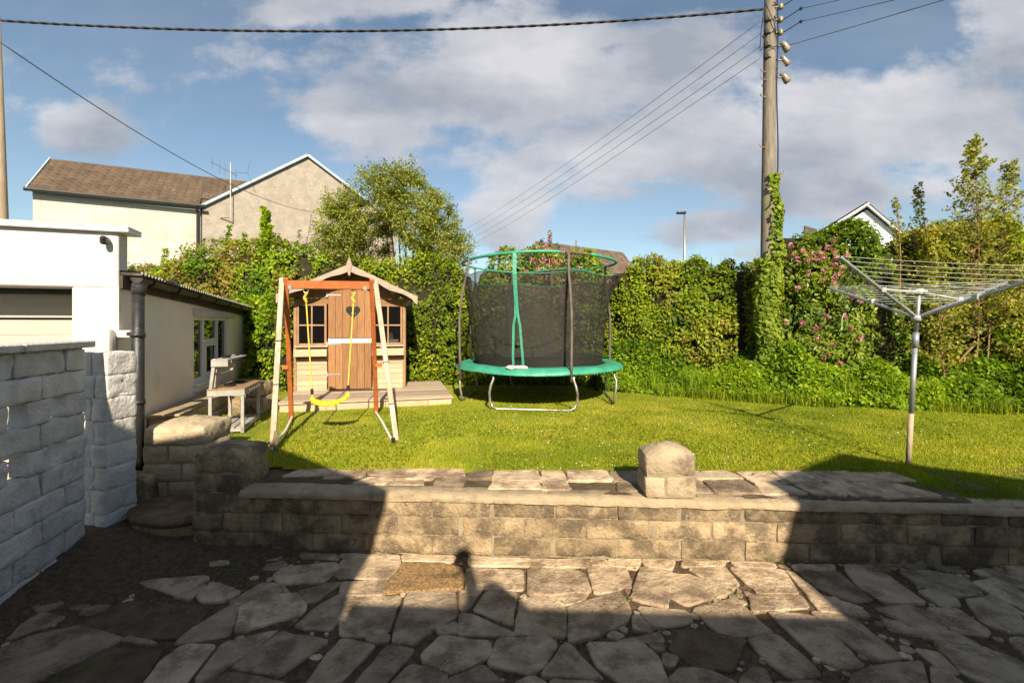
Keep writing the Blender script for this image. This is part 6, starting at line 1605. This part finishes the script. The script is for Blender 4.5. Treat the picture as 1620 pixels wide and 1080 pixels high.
# ground cover along the hedge foot
def ground_cover():
    P = []; N_ = []
    n = 62000; x = rng.uniform(1.6, 8.6, n)
    yf = np.interp(x, [1.2, 2.2, 4.6, 6.9, 9], [8.6, 8.25, 6.95, 6.35, 6.0]); dep = rng.random(n) ** .8 * np.interp(x, [1.2, 2.5, 9], [.7, 1.5, 1.7]); y = yf + dep + .10 * vnoise(np.stack([x * 3, x * 0, x * 0], 1), 3)
    hmax = (.07 + .50 * np.clip(dep / .8, 0, 1)) * (1 + .8 * vnoise(np.stack([x * 1.9, y * 2.1, x * 0], 1), 5)); z = LAWN_Z + hmax * rng.random(n) ** .45
    P = np.stack([x, y, z], 1); N_ = rng.normal(size=(n, 3)) * .6 + np.array([0, -.45, .8])
    o = leaves_obj('ground_cover', P, N_, .070 * rng.uniform(.5, 1.4, n), M['leaf_bright'], None, .6, np.clip(.40 + .42 * vnoise(P * 1.3, 6) + .22 * rng.normal(size=n), 0, 1)); tag(o, 'low leafy ground cover along the foot of the right hedge', 'ground cover', kind='stuff')
    m = 9000; x = rng.uniform(1.7, 8.5, m); y = np.interp(x, [1.2, 2.2, 4.6, 6.9, 9], [8.5, 8.15, 6.85, 6.25, 5.9]) + .9 * rng.random(m) ** 1.5; k = vnoise(np.stack([x * 2.2, y * 2.2, 0 * x], 1), 77) > .08
    o = blades(int(k.sum()), (x[k], y[k]), .05, .26, .0045, M['leaf_hedge'], 'border_grass', lambda a, b: LAWN_Z + 0 * a, .4, np.clip(.5 + .3 * rng.normal(size=int(k.sum())), 0, 1)); tag(o, 'loose grass and weeds edging the lawn below the right hedge', 'weeds', kind='stuff')
    n = 9000; x = rng.uniform(-4.6, 2.2, n); y = np.interp(x, [-4.6, -3.9, -1.5, 2.2], [9.2, 9.2, 9.35, 9.05]) + rng.random(n) * .5; z = LAWN_Z + .28 * rng.random(n); P = np.stack([x, y, z], 1)
    o = leaves_obj('ground_cover', P, rng.normal(size=(n, 3)) * .6 + np.array([0, -.45, .8]), .06 * rng.uniform(.5, 1.4, n), M['leaf_hedge'], None, .6); tag(o, 'low weeds at the foot of the hedge behind trampoline and playhouse', 'weeds', kind='stuff')
# tall strappy grass clumps
def blades(n, xy, hmin, hmax, wid, mat, name, zf, lean=.35, tint=None):
    x, y = xy; z = zf(x, y); h = rng.uniform(hmin, hmax, n); a_ = rng.uniform(0, 6.283, n); ln = rng.normal(0, lean, n) * h; b_ = rng.uniform(0, 6.283, n)
    base = np.stack([x, y, z], 1); w = np.stack([np.cos(a_), np.sin(a_), 0 * a_], 1) * wid * rng.uniform(.6, 1.3, (n, 1)); d = np.stack([np.cos(b_) * ln, np.sin(b_) * ln, h], 1)
    mid = base + d * .5 * np.array([.7, .7, 1.1]); tip = base + d
    V = np.stack([base - w, base + w, mid + w * .7, mid - w * .7, tip], 1).reshape(-1, 3); k = np.arange(n)[:, None] * 5
    Q1 = k + np.array([[0, 1, 2, 3]]); Q2 = k + np.array([[3, 2, 4, 4]])
    # triangles only, to keep one face size
    Tt = np.concatenate([k + np.array([[0, 1, 2]]), k + np.array([[0, 2, 3]]), k + np.array([[3, 2, 4]])])
    t = np.repeat(tint if tint is not None else rng.random(n), 5)
    return make_obj(name, V, Tt, mat, None, t)
n = 700; c = rng.integers(0, 9, n); cxs = np.array([3.5, 3.8, 4.2, 2.6, 5.2, 5.8, 6.3, 4.0, 3.2]); cys = np.array([7.75, 7.6, 7.5, 8.1, 6.95, 6.8, 6.7, 7.3, 7.9])
o = blades(n, (cxs[c] + rng.normal(0, .09, n), cys[c] + .15 + rng.normal(0, .08, n)), .25, .62, .006, M['leaf_bright'], 'tall_grass', lambda x, y: LAWN_Z + 0 * x, .35)
ground_cover()
tag(o, 'tall strappy grass tufts in the border at the hedge foot', 'tall grass', kind='stuff')

# lawn turf: dense near the front, thinner at the back
def turf():
    n = 620000; u = rng.random(n); y = 3.2 + 6.55 * u ** 1.45; x = rng.uniform(-1, 1, n) * (y * 1.22 + .3) 
    ok = (y > lawn_edge(x) - .03 + .035 * vnoise(np.stack([x * 5, y * 0, y * 0], 1), 2)) & ~((x < -2.55 - .1 * vnoise(np.stack([x, y * 4, y * 0], 1), 4)) & (y < 4.9)) & (x > -3.95) & (x < 8.6)
    yb = np.interp(x, [-4, 1.2, 2.2, 4.6, 6.9, 9], [9.4, 9.2, 8.5, 7.2, 6.6, 6.2]); ok &= y < yb
    px = (x + 3.18) * .968 + (y - 6.48) * .25; py = -(x + 3.18) * .25 + (y - 6.48) * .968; ok &= ~((px > -.1) & (px < 2.3) & (py > .02) & (py < 2.3))
    x, y = x[ok], y[ok]; P2 = np.stack([x, y, 0 * x], 1)
    bare = vnoise(P2 * 1.1 + 5, 31) * .6 + vnoise(P2 * 3.1, 32) * .4; k = rng.random(len(x)) < np.clip(1.25 - 1.5 * np.clip(bare - .25, 0, 1), .25, 1)
    worn = np.exp(-(((x + 2.05) / .5) ** 2 + ((y - 5.35) / .35) ** 2)) + .6 * np.exp(-(((x - .1) / .35) ** 2 + ((y - 6.0) / .25) ** 2)) + .5 * np.exp(-(((x + .4) / .3) ** 2 + ((y - 4.6) / .2) ** 2)); k &= rng.random(len(x)) > worn * .85
    path = (x < -2.4) & (y < 7.0); k &= ~(path & (rng.random(len(x)) < .55)); x, y, P2 = x[k], y[k], P2[k]; n = len(x)
    tint = np.clip(.5 + .32 * vnoise(P2 * .9, 41) + .2 * vnoise(P2 * 4, 42) + .18 * rng.normal(size=n), 0, 1)
    near = np.clip((5.5 - y) / 2, 0, 1)
    hs = vnoise(P2 * 2.3, 43)
    o = blades(n, (x, y), .010, .032, .0028, M['blade'], 'grass', lambda a, b: LAWN_Z + lawn_dip(a, b) + .012 * vnoise(np.stack([a, b, 0 * a], 1) * .8, 21) + .006 * vnoise(np.stack([a, b, 0 * a], 1) * 3, 22), .55, tint)
    tag(o, 'short sunlit yellow-green lawn grass', 'grass', kind='stuff')
    # clover and daisies
    n = 16000; x = rng.uniform(-2.6, 5.5, n); y = rng.uniform(3.75, 6.5, n); k = (y > lawn_edge(x)) & (vnoise(np.stack([x, y, 0 * x], 1) * 1.7, 51) > -.05); x, y = x[k], y[k]; n = len(x)
    P = np.stack([x, y, LAWN_Z + lawn_dip(x, y) + rng.uniform(.01, .035, n)], 1); o = leaves_obj('clover', P, rng.normal(size=(n, 3)) * .35 + np.array([0, 0, 1]), .022 * rng.uniform(.7, 1.3, n), M['blade'], None, .9, rng.random(n) * .5); tag(o, 'clover leaves scattered through the lawn', 'clover', kind='stuff')
    n = 650; x = rng.uniform(-2.5, 4.5, n); y = 3.9 + 3.0 * rng.random(n) ** 1.3; k = vnoise(np.stack([x, y, 0 * x], 1) * 1.4, 61) > .05; x, y = x[k], y[k]; n = len(x)
    P = np.stack([x, y, LAWN_Z + lawn_dip(x, y) + rng.uniform(.03, .042, n)], 1); o = leaves_obj('daisies', P, rng.normal(size=(n, 3)) * .3 + np.array([0, -.3, 1]), .012 * rng.uniform(.6, 1.2, n), M['daisy'], None, 1.0); tag(o, 'tiny white daisies dotted over the lawn', 'daisies', kind='stuff')
turf()
# weeds and moss in the paving joints
n = 5000; x = rng.uniform(-2.9, 3.6, n); y = 2.15 + 1.2 * rng.random(n); k = vnoise(np.stack([x, y, 0 * x], 1) * 3.1, 71) > .38; x, y = x[k], y[k]
k = np.array([free((a_, b_), .004) for a_, b_ in zip(x, y)]); x, y = x[k], y[k]; n = len(x)
o = leaves_obj('joint_weeds', np.stack([x, y, rng.uniform(0, .014, n)], 1), rng.normal(size=(n, 3)) * .5 + np.array([0, -.2, 1]), .014 * rng.uniform(.6, 1.4, n), M['leaf_bright'], None, .7); tag(o, 'moss and tiny weeds in the joints of the patio', 'weeds', kind='stuff')
n = 2600; x = rng.uniform(-3.3, 3.6, n); y = 2.15 + 1.25 * rng.random(n); 
o = leaves_obj('leaf_litter', np.stack([x, y, .016 + .006 * rng.random(n)], 1)[vnoise(np.stack([x, y, 0 * x], 1) * 2.1, 72) > .15], (rng.normal(size=(n, 3)) * .2 + np.array([0, 0, 1]))[vnoise(np.stack([x, y, 0 * x], 1) * 2.1, 72) > .15], .012, M['leaf_brown'], None, .6); tag(o, 'brown crumbs and dead leaves on the patio', 'leaf litter', kind='stuff')
for (x, y, s_) in ((708, 866, 1), (1148, 885, 1), (1300, 960, .8)):
    pass
